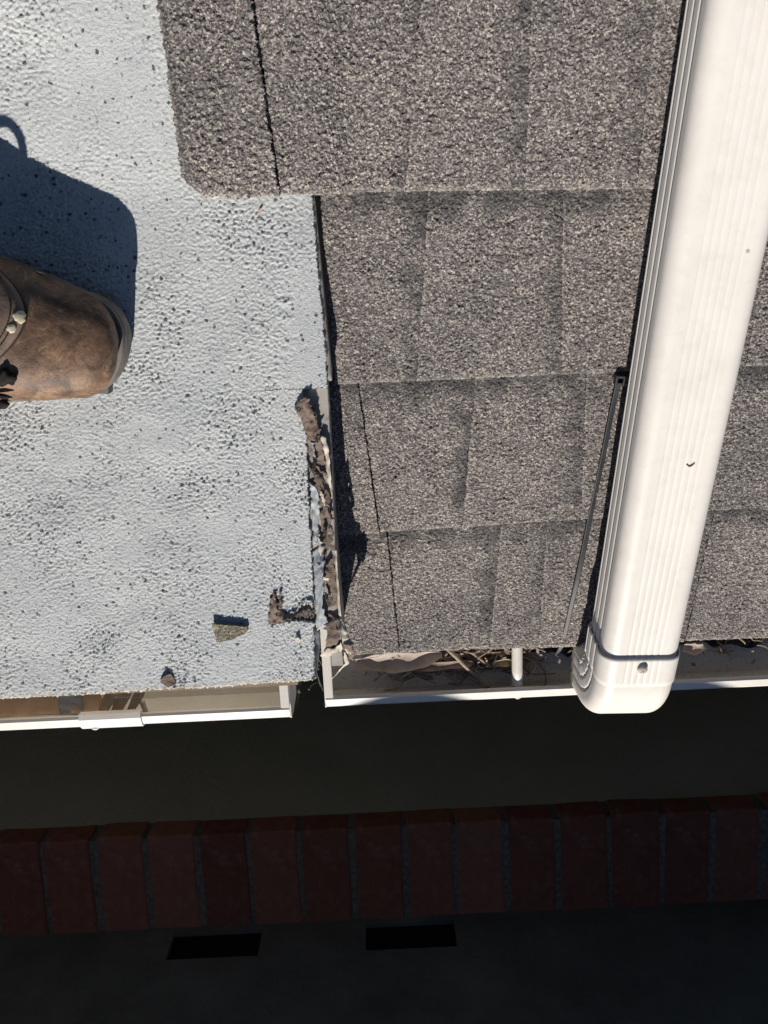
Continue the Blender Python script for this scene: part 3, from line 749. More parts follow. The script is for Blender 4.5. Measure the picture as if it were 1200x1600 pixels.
# folded scraps at the lower end
strip_mesh('torn_flap', [(512, 957), (509, 975), (511, 1000), (506, 1018)], [(530, 968), (531, 985), (533, 1000), (535, 1012)], [-.003, .001, .002, -.004], [.001, .001, 0, -.004], M['felt'], mr, 0.0012, 24, 8, 0.0004, 31, .0006)
strip_mesh('torn_flap', [(524, 968), (531, 985), (534, 1005), (542, 1022)], [(534, 967), (543, 985), (549, 1005), (553, 1022)], [0, 0, -.002, -.008], [-.003, -.005, -.008, -.014], M['scrim'], mr, 0.0010, 24, 6, 0.0008, 32, .0005)
strip_mesh('torn_flap', [(504, 1019), (511, 1012), (522, 1014), (533, 1006)], [(500, 1026), (512, 1027), (524, 1024), (536, 1014)], [-.003, -.001, 0, .003], [-.008, -.006, -.006, -.003], M['scrim'], mr, 0.0010, 24, 5, 0.0007, 33, .0005)
strip_mesh('torn_flap', [(536, 1006), (538, 1020), (545, 1031)], [(549, 1008), (553, 1020), (552, 1032)], [-.002, -.010, -.016], [0, -.008, -.016], M['felt'], mr, 0.0010, 20, 5, 0.0010, 34, .0005)
strip_mesh('torn_flap', [(533, 1018), (540, 1035), (528, 1050), (518, 1060)], [(539, 1018), (546, 1036), (534, 1046), (519, 1060)], [-.008, -.016, -.024, -.03], [-.008, -.016, -.024, -.03], M['scrim'], mr, 0.0008, 20, 3, 0.0004, 35, .0002)
for nm, pl in (('loose_thread', [(553, 1020, -.014), (575, 1016, -.018), (597, 1013, -.02), (600, 1022, -.022), (580, 1028, -.024), (552, 1030, -.02)]),
               ('loose_thread', [(520, 1027, -.014), (535, 1026, -.016), (552, 1030, -.02)])):
    tube(nm, [mpt(*q) for q in pl], 0.00035, M['string'], mr, 40, 5)
# lifted edge of the tear
strip_mesh('torn_edge', [(420, 976), (422, 945), (425, 922)], [(431, 974), (433, 952), (428, 924)], [.0005, .001, .0015], [.001, .002, .0025], M['felt'], mr, 0.001, 24, 5, 0.0006, 41, .0008)
strip_mesh('torn_edge', [(430, 950), (440, 953), (452, 958), (462, 960), (470, 948), (482, 945), (492, 952)], [(431, 974), (441, 971), (454, 967), (464, 962), (473, 955), (484, 952), (493, 958)], [.001, .001, .0015, .003, .004, .004, .002], [.002, .003, .004, .006, .007, .007, .003], M['felt'], mr, 0.001, 50, 6, 0.0007, 42, .0007)
strip_mesh('torn_edge', [(434, 950), (436, 935), (437, 922)], [(441, 951), (440, 938), (438, 921)], .001, [.002, .003, .002], M['felt'], mr, 0.001, 16, 3, 0.0006, 43, .0006)
# boards under the coated roof
def mslab(name, x0, x1, s0, s1, h0, h1, mat):
    vs = [rp(x, s, gm(s) + h) for h in (h0, h1) for (x, s) in ((x0, s0), (x1, s0), (x1, s1), (x0, s1))]
    return mesh_obj(name, vs, [(3, 2, 1, 0), (4, 5, 6, 7), (0, 1, 5, 4), (1, 2, 6, 5), (2, 3, 7, 6), (3, 0, 4, 7)], mat, mr)
mslab('roof_deck', -2.5, -0.086, 0.030, 0.43, -0.022, -0.0068, M['ply'])
bm_obj('fascia', box_bm(-2.5, -0.092, 0.040, 0.062, -0.15, 0.052), M['wood'], mr)

# ------------------------------------------------------------------ gutters
def gutter(name, label, x0, x1, lip_y, lip_z, depth, back_y, end_x, inner, seed):
    t = thing(name, label, 'gutter', (x0, lip_y, lip_z - depth))
    y, z, zb = lip_y, lip_z, lip_z - depth
    prof = [(back_y, z + 0.004), (back_y, zb), (y + 0.007, zb), (y + 0.0045, zb + 0.004), (y + 0.0035, zb + 0.015), (y + 0.003, z - 0.016)]
    extrude_profile('trough', thick(prof[1:], -0.0012), x0, x1, inner, t, 6)
    bm_obj('back_wall', box_bm(x0, x1, back_y - 0.0012, back_y, zb + 0.0004, z + 0.004), M['white'], t)
    lip = [(y + 0.0025, z - 0.017), (y - 0.0005, z - 0.012), (y + 0.0005, z - 0.0035), (y + 0.003, z - 0.0005), (y + 0.011, z + 0.0020), (y + 0.0135, z + 0.0005), (y + 0.0135, z - 0.003)]
    extrude_profile('lip', thick(lip, -0.0012), x0 - 0.0006, x1, M['white'], t, 12, True, 0.0)
    return t
rg = gutter('gutter', 'white gutter under the shingle eave holding twigs, with a round cross tube', -0.0725, 2.6, LIPY, LIPZ, 0.032, 0.032, 0, M['gutter_grey'], 1)
# end cap of the right gutter
def end_cap(t, x, lip_y, lip_z, depth, back_y, side, mat):
    y, z, zb = lip_y, lip_z, lip_z - depth
    pr = [(back_y, z + 0.003), (back_y, zb - 0.001), (y + 0.006, zb - 0.001), (y + 0.003, zb + 0.004), (y + 0.002, zb + 0.015), (y - 0.0005, z - 0.014), (y + 0.0005, z - 0.002), (y + 0.003, z + 0.0005)]
    extrude_profile('end_cap', pr, x - 0.0007, x + 0.0007, mat, t, 1)
    # turned-over rim
    pts = [(back_y, z + 0.0035), (y + 0.012, z + 0.0035)]
    bm_obj('end_cap_rim', box_bm(min(x, x + side * 0.009), max(x, x + side * 0.009), y + 0.014, back_y, z + 0.0015, z + 0.0035, 0.0006, 1), mat, t)
end_cap(rg, -0.0735, LIPY, LIPZ, 0.032, 0.032, 1, M['white'])
# round cross tube (spike ferrule)
fx_ = level(808, 1045, LIPZ - .009)[0]
tube('cross_tube', [(fx_, LIPY + 0.004, LIPZ - .010), (fx_, 0.030, LIPZ - .004)], 0.0060, M['white'], rg, 4, 20)
nail = bmesh.new(); bmesh.ops.create_icosphere(nail, subdivisions=2, radius=0.0038)
for v in nail.verts: v.co = Vector((fx_ , LIPY - 0.0006, LIPZ - 0.0075)) + Vector((v.co.x, v.co.y * 0.5, v.co.z))
bm_obj('spike_head', nail, M['white'], rg, True)
LLY, LLZ = level(230, 1134, 0.028)[1], 0.028
lx1 = level(455, 1124, LLZ)[0]
lg = gutter('gutter', 'white gutter under the pale coated roof, with tan bark strips and a splice plate', -2.6, lx1 - 0.001, LLY, LLZ, 0.050, 0.036, 0, M['gutter_beige'], 2)
end_cap(lg, lx1, LLY, LLZ, 0.050, 0.036, -1, M['white'])
# splice plate over the lip of the left gutter
def splice(x0, x1):
    y, z = LLY, LLZ
    pr = [(y - 0.0022, z - 0.016), (y - 0.0016, z - 0.003), (y + 0.002, z + 0.0012), (y + 0.011, z + 0.0042), (y + 0.0165, z + 0.0030), (y + 0.0165, z - 0.004)]
    return extrude_profile('splice_plate', thick(pr, -0.0014), x0, x1, M['white'], lg, 4, True, 0.0)
xs0 = level(126, 1130, LLZ)[0]; xs1 = level(222, 1126, LLZ)[0]
sp_ = splice(xs0, xs1)
riv = bmesh.new(); bmesh.ops.create_icosphere(riv, subdivisions=2, radius=0.0045)
xr_ = level(147, 1134, LLZ)[0]
for v in riv.verts: v.co = Vector((xr_, LLY - 0.0008, LLZ - 0.0035)) + Vector((v.co.x, v.co.y * 0.55, v.co.z * 0.8))
rv = bm_obj('rivet', riv, M['white'], sp_, True)

# ------------------------------------------------------------------ downspout lying on the slope
ds = thing('downspout', 'white fluted downspout lying down the shingles with an elbow over the gutter', 'downspout', rp(0.25, 0.4, 0.01))
DW, DH = 0.0680, 0.055
def section(wd, ht, rad, rib=1.0, n_front=60, flute=1.0):
    """rounded rectangle outline (across, out of slope) with three grooves on each side and faint flutes on the face"""
    pts = []
    hw, hh = wd / 2, ht / 2
    def groove(v, c, w_, d_): return d_ * math.exp(-((v - c) / w_) ** 2)
    # left side from bottom to top, face from left to right, right side top to bottom, underside
    for i in range(37):
        v = -hh + rad * 0.6 + (ht - rad * 1.6) * i / 36
        g_ = sum(groove(v, c, 0.0011, 0.0026) for c in (-hh + 0.19 * ht, -hh + 0.40 * ht, -hh + 0.61 * ht)) * rib
        pts.append((-hw + g_, v))
    for i in range(1, 8):
        a = math.pi - i / 8 * math.pi / 2
        pts.append((-hw + rad + rad * math.cos(a), hh - rad + rad * math.sin(a)))
    for i in range(n_front + 1):
        v = -hw + rad + (wd - 2 * rad) * i / n_front
        f = i / n_front
        fl = -0.00036 * rib * flute * sum(math.exp(-((f - c_) / 0.022) ** 2) for c_ in (0.18, 0.31, 0.44, 0.57, 0.70, 0.83))
        pts.append((v, hh + fl))
    for i in range(1, 8):
        a = math.pi / 2 - i / 8 * math.pi / 2
        pts.append((hw - rad + rad * math.cos(a), hh - rad + rad * math.sin(a)))
    for i in range(37):
        v = hh - rad - (ht - rad * 1.6) * i / 36
        g_ = sum(groove(v, c, 0.0011, 0.0026) for c in (-hh + 0.19 * ht, -hh + 0.40 * ht, -hh + 0.61 * ht)) * rib
        pts.append((hw - g_, v))
    for i in range(1, 20):
        f = i / 20
        pts.append((hw - rad * .3 - (wd - rad * .6) * f, -hh))
    return pts
def sweep(name, frames, mat, parent, cap=True, th=None):
    """frames: list of (centre, across, out, section)"""
    m_ = len(frames[0][3]); vs, fs = [], []
    for (c, ax, ou, sec) in frames:
        for (p, q) in sec: vs.append(c + ax * p + ou * q)
    for i in range(len(frames) - 1):
        for k in range(m_):
            k2 = (k + 1) % m_
            fs.append((i * m_ + k, i * m_ + k2, (i + 1) * m_ + k2, (i + 1) * m_ + k))
    o = mesh_obj(name, vs, fs, mat, parent, smooth=True)
    sd = o.modifiers.new('thickness', 'SOLIDIFY'); sd.thickness = 0.0008; sd.offset = 0.0
    return o
def pipe_c(s):                       # centre line: the elbow holds the lower end a little off the shingles
    k_ = (s - 0.02) / 0.36
    return rp(0.1900 + 0.0148 * k_ + DW / 2, s, 0.034 - 0.012 * k_ + DH / 2)
AX = pipe_c(0.0) - pipe_c(1.0); AX /= np.linalg.norm(AX)          # runs down the slope
AC = XA - AX * np.dot(AX, XA); AC /= np.linalg.norm(AC)
AO = np.cross(AX, AC); AO = AO if np.dot(AO, N) > 0 else -AO
P0_ = pipe_c(0.0)
def face_at(px, py, off=0.0):        # spot on the face of the pipe
    return on_plane(px, py, P0_ + AO * (DH / 2 + off), AO)
def along(px, py): return float(np.dot(face_at(px, py) - P0_, AX))
def pc(t): return P0_ + AX * t
s_col = along(1000, 1027)     # top edge of the elbow collar
s_ben = along(985, 1070)      # where the elbow starts to turn down
pipe_fr = []
sec_p = section(DW, DH, 0.0125)
for i in range(41):
    t = -0.66 + (s_ben - 0.004 + 0.66) * i / 40
    pipe_fr.append((pc(t), AC, AO, sec_p))
sweep('pipe', pipe_fr, M['white'], ds)
el_fr = []
sec_c = section(DW + 0.0052, DH + 0.0052, 0.0145)
sec_d = section(DW + 0.0034, DH + 0.0034, 0.0140, 1.0, 60, 0.0)
for t in np.linspace(s_col, s_ben - 0.0012, 10): el_fr.append((pc(t), AC, AO, sec_c))
for t in np.linspace(s_ben, s_ben + 0.003, 3): el_fr.append((pc(t), AC, AO, sec_d))
RC = DH / 2 + 0.010
cen = pc(s_ben + 0.003) - AO * RC
ANG = R(76)
for i in range(1, 31):
    a = ANG * i / 30
    ou = AO * math.cos(a) + AX * math.sin(a)
    pl = 0.0011 * math.sin(a / ANG * math.pi * 9)
    sec_e = []
    for (p, q) in sec_d:
        low = max(0.0, min(1.0, (0.010 - q) / 0.03))
        sec_e.append((p * (1 + 0.045 * low * (1 - abs(2 * i / 30 - 1))) + (math.copysign(pl, p) * low if abs(p) > DW * .45 else 0), q - pl * 1.2 * low))
    el_fr.append((cen + ou * RC, AC, ou, sec_e))
dwn = AX * math.cos(ANG) - AO * math.sin(ANG)
last = el_fr[-1]
for k_ in (0.008, 0.02, 0.03): el_fr.append((last[0] + dwn * k_, AC, last[2], sec_d))
elbow = sweep('elbow', el_fr, M['white'], ds)
# screw in the collar
px_s, py_s = 1004, 1048
sb = bmesh.new()
bmesh.ops.create_cone(sb, cap_ends=True, segments=24, radius1=0.0046, radius2=0.0036, depth=0.0022)
bmesh.ops.bevel(sb, geom=[e for e in sb.edges if all(v.co.z > 0 for v in e.verts)], offset=0.0006, segments=2, affect='EDGES')
sc_c = face_at(px_s, py_s, 0.0055)
rotm = Matrix((AC, -AX, AO)).transposed()
def place(bm, c, rot=rotm):
    for v in bm.verts: v.co = rot @ v.co + Vector([float(q) for q in c])
    return bm
tilt = Matrix.Rotation(R(14), 3, 'X') @ Matrix.Rotation(R(-8), 3, 'Y')
for v in sb.verts: v.co = tilt @ v.co
screw = bm_obj('screw', place(sb, sc_c), M['steel'], elbow, True)
stem = bmesh.new(); bmesh.ops.create_cone(stem, cap_ends=True, segments=10, radius1=0.0016, radius2=0.0016, depth=0.006)
for v in stem.verts: v.co.z -= 0.003
bm_obj('screw_shank', place(stem, sc_c), M['steel'], elbow)
cr = bmesh.new()
for w_, l_ in ((0.0009, 0.0046), (0.0046, 0.0009)):
    b2 = box_bm(-w_ / 2, w_ / 2, -l_ / 2, l_ / 2, 0.0006, 0.00125 if w_ < l_ else 0.00122); me_ = bpy.data.meshes.new('t'); b2.to_mesh(me_); b2.free(); cr.from_mesh(me_)
for v in cr.verts: v.co = tilt @ (Matrix.Rotation(R(38), 3, 'Z') @ v.co)
bm_obj('screw_recess', place(cr, sc_c), M['twig'], elbow)

# ------------------------------------------------------------------ work boot standing on the coated roof
tip = mpt(204, 524, 0.0)
p_back = mpt(0, 502, 0.0)
ta = tip - p_back; ta -= N2 * np.dot(ta, N2); ta /= np.linalg.norm(ta)       # toe direction
tb = np.cross(N2, ta); tb = tb if np.dot(tb, U) > 0 else -tb                 # towards the outer side
boot = thing('work_boot', 'scuffed brown leather work boot standing on the pale coated roof', 'boot', tip - ta * 0.15)
def bp(d, y, z): return tip - ta * d + tb * y + N2 * z
DO = [0, .003, .008, .016, .03, .05, .075, .10, .13, .17, .22, .26, .285, .298, .304]
YO = [.001, .010, .0175, .026, .034, .0415, .049, .0555, .053, .043, .036, .035, .030, .018, .001]
YI = [-.001, -.014, -.025, -.035, -.043, -.047, -.050, -.051, -.047, -.037, -.034, -.034, -.030, -.018, -.001]
def outline(d): return np.interp(d, DO, YO), np.interp(d, DO, YI)
HD = [0, .004, .010, .02, .035, .055, .075, .095, .115, .14, .17, .22, .30]
HH = [.030, .044, .055, .062, .066, .069, .072, .082, .097, .115, .125, .125, .110]
def boot_h(d): return np.interp(d, HD, HH)
def loft(name, ds_, rings, mat, parent, n=28, fwd=0.0):
    vs, fs = [], []
    for d, ring in zip(ds_, rings):
        for q in ring: vs.append(bp(d - fwd * max(0, 1 - d / .07) * min(1, max(0, (q[1] - .031) / .022)), q[0], q[1]))
    for i in range(len(ds_) - 1):
        for k in range(n): fs.append((i * n + k, i * n + (k + 1) % n, (i + 1) * n + (k + 1) % n, (i + 1) * n + k))
    fs += [tuple(range(n))[::-1], tuple((len(ds_) - 1) * n + k for k in range(n))]
    o = mesh_obj(name, vs, fs, mat, parent, smooth=True)
    bm = bmesh.new(); bm.from_mesh(o.data); bmesh.ops.recalc_face_normals(bm, faces=bm.faces); bm.to_mesh(o.data); bm.free()
    return o
dd = sorted(set(list(np.linspace(0.0005, 0.012, 9)) + list(np.linspace(0.015, 0.10, 26)) + list(np.linspace(0.11, 0.303, 26))))
def smooth_outline(d):
    if d < 0.03:
        f = math.sqrt(max(0, 1 - ((0.03 - d) / 0.03) ** 2))
        return 0.034 * f ** 1.25 + .0003, -0.043 * f ** 1.05 - .0003
    return outline(d)
def sole_rings(grow, z0, z1, rnd_):
    out = []
    for d in dd:
        yo, yi = smooth_outline(d); yo -= 0.0045 * min(1, d / .02); c = (yo + yi) / 2; hw = (yo - yi) / 2 + grow * (0.3 if d < .001 else 1)
        ring = []
        for k in range(28):
            a = 2 * math.pi * k / 28; ca, sa = math.cos(a), math.sin(a)
            ring.append((c + hw * math.copysign(abs(ca) ** 0.35, ca), (z0 + z1) / 2 + (z1 - z0) / 2 * math.copysign(abs(sa) ** 0.35, sa)))
        out.append(ring)
    return out
loft('sole', [d - 0.003 * (1 - d / .303) + 0.003 * (d / .303) for d in dd], sole_rings(0.0014, 0.006, 0.024, .3), M['rubber'], boot)
# tread lugs along the edge of the sole
for sgn in (1, -1):
    for i in range(13):
        d = 0.020 + i * 0.021
        yo, yi = smooth_outline(d); y = (yo - 0.004) if sgn > 0 else (yi - 0.0030)
        vs = [bp(d + a * 0.0065, y + b * 0.007 - sgn * 0.0055, z) for z in (0.0, 0.012) for (a, b) in ((-1, -1), (1, -1), (1, 1), (-1, 1))]
        mesh_obj('tread_lug', vs, [(3, 2, 1, 0), (4, 5, 6, 7), (0, 1, 5, 4), (1, 2, 6, 5), (2, 3, 7, 6), (3, 0, 4, 7)], M['rubber'], boot)
# welt: a raised rim between sole and upper
loft('welt', [d - 0.0028 * (1 - d / .303) + 0.003 * (d / .303) for d in dd], sole_rings(0.0012, 0.0235, 0.0285, .3), M['rubber'], boot)
def upper_ring(d, off=0.0):
    yo, yi = smooth_outline(d); yo -= 0.0015; yi += 0.0015
    if d < 0.004: yo, yi = yo * 0.9, yi * 0.9
    c = (yo + yi) / 2; hw = (yo - yi) / 2 + off; H = boot_h(d) + off; ring = []
    for k in range(28):
        a = 2 * math.pi * k / 28; ca, sa = math.cos(a), math.sin(a)
        if sa >= 0:
            y = hw * math.copysign(abs(ca) ** 0.92, ca) - 0.16 * hw * sa; z = 0.030 + (H - 0.030) * sa ** 0.80
            y *= 1 + (0.13 if ca > 0 else 0.03) * math.sin(math.pi * sa)
            if d > .08: y *= 1 - min(1, (d - .08) / .08) * 0.22 * sa ** 2
        else:
            y = hw * math.copysign(abs(ca) ** 0.5, ca); z = 0.030 + 0.010 * sa
        ring.append((c + y, z))
    return ring
ud = [d + 0.0012 for d in dd if d < 0.3]
FWD = 0.0125
loft('upper', ud, [upper_ring(d) for d in ud], M['leather'], boot, 28, FWD)
# shaft
def shaft(name, z0, z1, rx, ry, cx, mat, n=32, th=0.003, flare=0.0):
    vs, fs = [], []
    m_ = 14
    for i in range(m_ + 1):
        f = i / m_; z = z0 + (z1 - z0) * f
        k_ = 1 + 0.14 * (1 - f) + flare * f + 0.012 * math.sin(f * 17)
        for k in range(n):
            a = 2 * math.pi * k / n
            vs.append(bp(cx - rx * k_ * math.cos(a) + 0.012 * (f - .3), ry * k_ * math.sin(a), z))
    for i in range(m_):
        for k in range(n): fs.append((i * n + k, i * n + (k + 1) % n, (i + 1) * n + (k + 1) % n, (i + 1) * n + k))
    fs.append(tuple(m_ * n + k for k in range(n)))
    return mesh_obj(name, vs, fs, mat, boot, smooth=True)
shaft('shaft', 0.075, 0.205, 0.066, 0.046, 0.215, M['leather'])
# vamp panel: an overlapping curved piece of leather behind the toe, with a stitched edge
def on_upper(d, ang, off):
    """point on the upper at ring angle ang (0 = outer side, pi/2 = top), off proud of it"""
    r_ = upper_ring(d, off); f = (ang / (2 * math.pi) * 28) % 28; k = int(f); t = f - k
    q0, q1 = r_[k], r_[(k + 1) % 28]
    z = q0[1] * (1 - t) + q1[1] * t
    return bp(d - FWD * max(0, 1 - d / .07) * min(1, max(0, (z - .031) / .022)), q0[0] * (1 - t) + q1[0] * t, z)
def upper_at(px, py, off=0.0):
    """nearest point of the upper seen at that spot"""
    best = None
    q = ray(px, py); q = q / np.linalg.norm(q)
    for d in np.linspace(0.01, 0.14, 66):
        for a in np.linspace(R(5), R(175), 69):
            p = on_upper(d, a, off); w_ = p - CAM; dist = np.linalg.norm(w_ - q * np.dot(w_, q))
            if best is None or dist < best[0]: best = (dist, d, a, p)
    return best
_, pdA, paA, _p = upper_at(42, 494)
_, pdB, paB, _p = upper_at(2, 419)
_, pdC, paC, _p = upper_at(2, 573)
def panel_front(ang):                # rounded front edge of the panel
    e = (ang - paA) / ((paB - paA) if ang < paA else (paC - paA))
    return min(0.150, pdA + (max(.008, ((pdB if ang < paA else pdC) - pdA)) + .006) * e * e)
PA0, PA1 = max(R(20), paA - 1.6 * abs(paA - paB)), min(R(165), paA + 1.6 * abs(paC - paA))
vs, fs = [], []
na, nd = 40, 26
for lay in (0, 1):
    for i in range(na + 1):
        ang = PA0 + (PA1 - PA0) * i / na
        for j in range(nd + 1):
            d = panel_front(ang) + (0.150 - panel_front(ang)) * j / nd
            edge = min(1, j / 2.0) if j < 3 else 1
            vs.append(on_upper(d, ang, (0.0012 + 0.0012 * edge) if lay == 0 else -0.001))
W_ = nd + 1; LL_ = (na + 1) * W_
for i in range(na):
    for j in range(nd):
        b0 = i * W_ + j; fs.append((b0, b0 + W_, b0 + W_ + 1, b0 + 1))
    fs.append((i * W_, LL_ + i * W_, LL_ + (i + 1) * W_, (i + 1) * W_))
panel = mesh_obj('vamp_panel', vs, fs, M['leather2'], boot, smooth=True)
for k_, off in ((0.0045, 0.0027), (0.0072, 0.0027)):
    pts = [on_upper(panel_front(PA0 + (PA1 - PA0) * (.04 + .92 * i / 40)) + k_, PA0 + (PA1 - PA0) * (.04 + .92 * i / 40), off) for i in range(41)]
    tube('seam', pts, 0.0005, M['thread'], panel, 120, 6, 1.0, lambda f: 0.6 + 0.5 * math.sin(f * 260))
pts = [on_upper(panel_front(PA0 + (PA1 - PA0) * (.02 + .96 * i / 40)) - 0.0006, PA0 + (PA1 - PA0) * (.02 + .96 * i / 40), 0.0002) for i in range(41)]
tube('edge_groove', pts, 0.0009, M['thread'], panel, 80, 6)
# padded tongue patch with a mesh look further back
vs, fs = [], []
for i in range(13):
    ang = paA + R(-18) + R(36) * i / 12
    for j in range(9):
        e = (i / 12 - .5) * 2
        d = pdA + 0.017 + 0.016 * e * e + 0.04 * j / 8
        vs.append(on_upper(d, ang, 0.0036 + 0.0014 * math.sin(math.pi * i / 12)))
for i in range(12):
    for j in range(8): fs.append((i * 9 + j, (i + 1) * 9 + j, (i + 1) * 9 + j + 1, i * 9 + j + 1))
mesh_obj('tongue', vs, fs, M['felt_dark'], boot, smooth=True)
# paint drips
def blob(name, px, py, r_, mat, parent, seed, off=0.003, sq=0.35, lump=0.25):
    _, d, a, p = upper_at(px, py, off)
    e1 = on_upper(d + .002, a, off) - on_upper(d - .002, a, off); e2 = on_upper(d, a + .03, off) - on_upper(d, a - .03, off)
    e1 /= np.linalg.norm(e1); nn = np.cross(e1, e2); nn /= np.linalg.norm(nn); nn = nn if np.dot(nn, N2) > 0 else -nn; e2 = np.cross(nn, e1)
    bm = bmesh.new(); bmesh.ops.create_icosphere(bm, subdivisions=3, radius=1.0); q = random.Random(seed); ph = [q.uniform(0, 6) for _ in range(6)]
    for v in bm.verts:
        x, y, z = v.co; k_ = 1 + lump * (math.sin(3 * math.atan2(y, x) + ph[0]) * .5 + math.sin(5 * x + ph[1]) * math.sin(6 * y + ph[2]))
        c = p + (e1 * x * k_ + e2 * y * k_ + nn * (z * sq * (1 + .6 * lump * math.sin(7 * x + ph[3]) * math.sin(6 * y + ph[4])))) * r_
        v.co = Vector([float(t) for t in c])
    return bm_obj(name, bm, mat, parent, True)
blob('paint_drip', 28, 494, 0.0042, M['paint'], boot, 3, 0.0026, .3, .13)
blob('paint_drip', 19, 512, 0.0031, M['paint'], boot, 4, 0.0026, .3, .13)
blob('paint_drip', 64, 421, 0.0022, M['grit'], boot, 5, 0.0008, 0.3, .5)
blob('hook_shadow', 8, 590, 0.0062, M['lace'], boot, 6, 0.003, 0.6, .3)  # dark lumps standing in for shadows of the lace hooks
blob('hook_shadow', 3, 634, 0.0060, M['lace'], boot, 7, 0.002, 0.6, .3)
_, d_l, a_l, p_l = upper_at(6, 618, 0.004)
tube('lace_end', [p_l - tb * .0 + ta * 0.006, p_l, p_l - ta * 0.012, p_l - ta * 0.03 + N2 * 0.01], 0.0020, M['lace'], boot, 20, 8, 1, lambda f: 0.25 + 0.75 * min(1, f * 3))
# lace loop that sticks out over the tongue (its shadow lies beside the boot)
def above_shadow(px, py, z):          # point z above the coated roof whose sun shadow falls on that spot
    return mpt(px, py) + SUN * (z / np.dot(SUN, N2))
tube('lace_loop', [above_shadow(*q) for q in ((-40, 215, .112), (-14, 192, .116), (10, 187, .118), (29, 206, .116), (37, 236, .110), (36, 268, .100))], 0.0030, M['lace'], boot, 40, 8)
for i in range(4):
    d0 = 0.125 + i * 0.011; z = np.interp(d0, HD, HH) + 0.004 + i * 0.012
    tube('lace', [bp(d0, -0.030, z - .014), bp(d0, -0.012, z + .001), bp(d0, 0.0, z + .003), bp(d0, 0.012, z + .001), bp(d0, 0.030, z - .014)], 0.0024, M['lace'], boot, 20, 8)

# ------------------------------------------------------------------ cable tie lying on the shingles
zt = thing('cable_tie', 'long thin black cable tie lying beside the downspout', 'cable tie', rp(*rxs(920, 800), 0.006))
tie_px = [(967, 596, .0085), (957, 640, .0080), (940, 725, .0078), (922, 810, .0075), (906, 890, .0100), (893, 945, .0085), (884, 985, .0075), (876, 1012, .0060), (868, 1023, .0030)]
tie_pts = smooth_path([rp(*rxs(a, b, h), h) for a, b, h in tie_px], 60)
vs, fs = [], []
for i, p in enumerate(tie_pts):
    t_ = tie_pts[min(i + 1, 60)] - tie_pts[max(i - 1, 0)]; t_ /= np.linalg.norm(t_); sd_ = np.cross(t_, N); sd_ /= np.linalg.norm(sd_); nn = np.cross(sd_, t_)
    nn = nn if np.dot(nn, N) > 0 else -nn
    wd = 0.0023 * (1 if i < 52 else 1 - 0.55 * (i - 52) / 8); tw = 0.25 * math.sin(i * .11)
    a_ = sd_ * math.cos(tw) + nn * math.sin(tw); b_ = np.cross(t_, a_); b_ = b_ if np.dot(b_, N) > 0 else -b_
    for (e, f) in ((-1, -.25), (-1, .12), (-.7, .25), (.7, .25), (1, .12), (1, -.25)): vs.append(p + a_ * wd * e + b_ * 0.0022 * f)
for i in range(60):
    for k in range(6): fs.append((i * 6 + k, i * 6 + (k + 1) % 6, i * 6 + 6 + (k + 1) % 6, i * 6 + 6 + k))
fs += [tuple(range(6)), tuple(360 + k for k in range(6))]
mesh_obj('strap', vs, fs, M['plastic'], zt)
hb = bmesh.new()
for (x0, x1, y0, y1) in ((-.0042, -.0022, -.0045, .0045), (.0022, .0042, -.0045, .0045), (-.0022, .0022, .0022, .0045), (-.0022, .0022, -.0045, -.0015)):
    b2 = box_bm(x0, x1, y0, y1, 0, 0.006, 0.0004, 1); me_ = bpy.data.meshes.new('t'); b2.to_mesh(me_); b2.free(); hb.from_mesh(me_)
b2 = box_bm(-.0022, .0022, -.0015, .0022, 0.0, 0.0022); me_ = bpy.data.meshes.new('t'); b2.to_mesh(me_); b2.free(); hb.from_mesh(me_)
dr = tie_pts[0] - tie_pts[3]; dr /= np.linalg.norm(dr); sdv = np.cross(dr, N); sdv /= np.linalg.norm(sdv)
place(hb, rp(*rxs(967, 592, .008), .0072), Matrix((sdv, dr, np.cross(sdv, dr))).transposed())
bm_obj('head', hb, M['plastic'], zt)

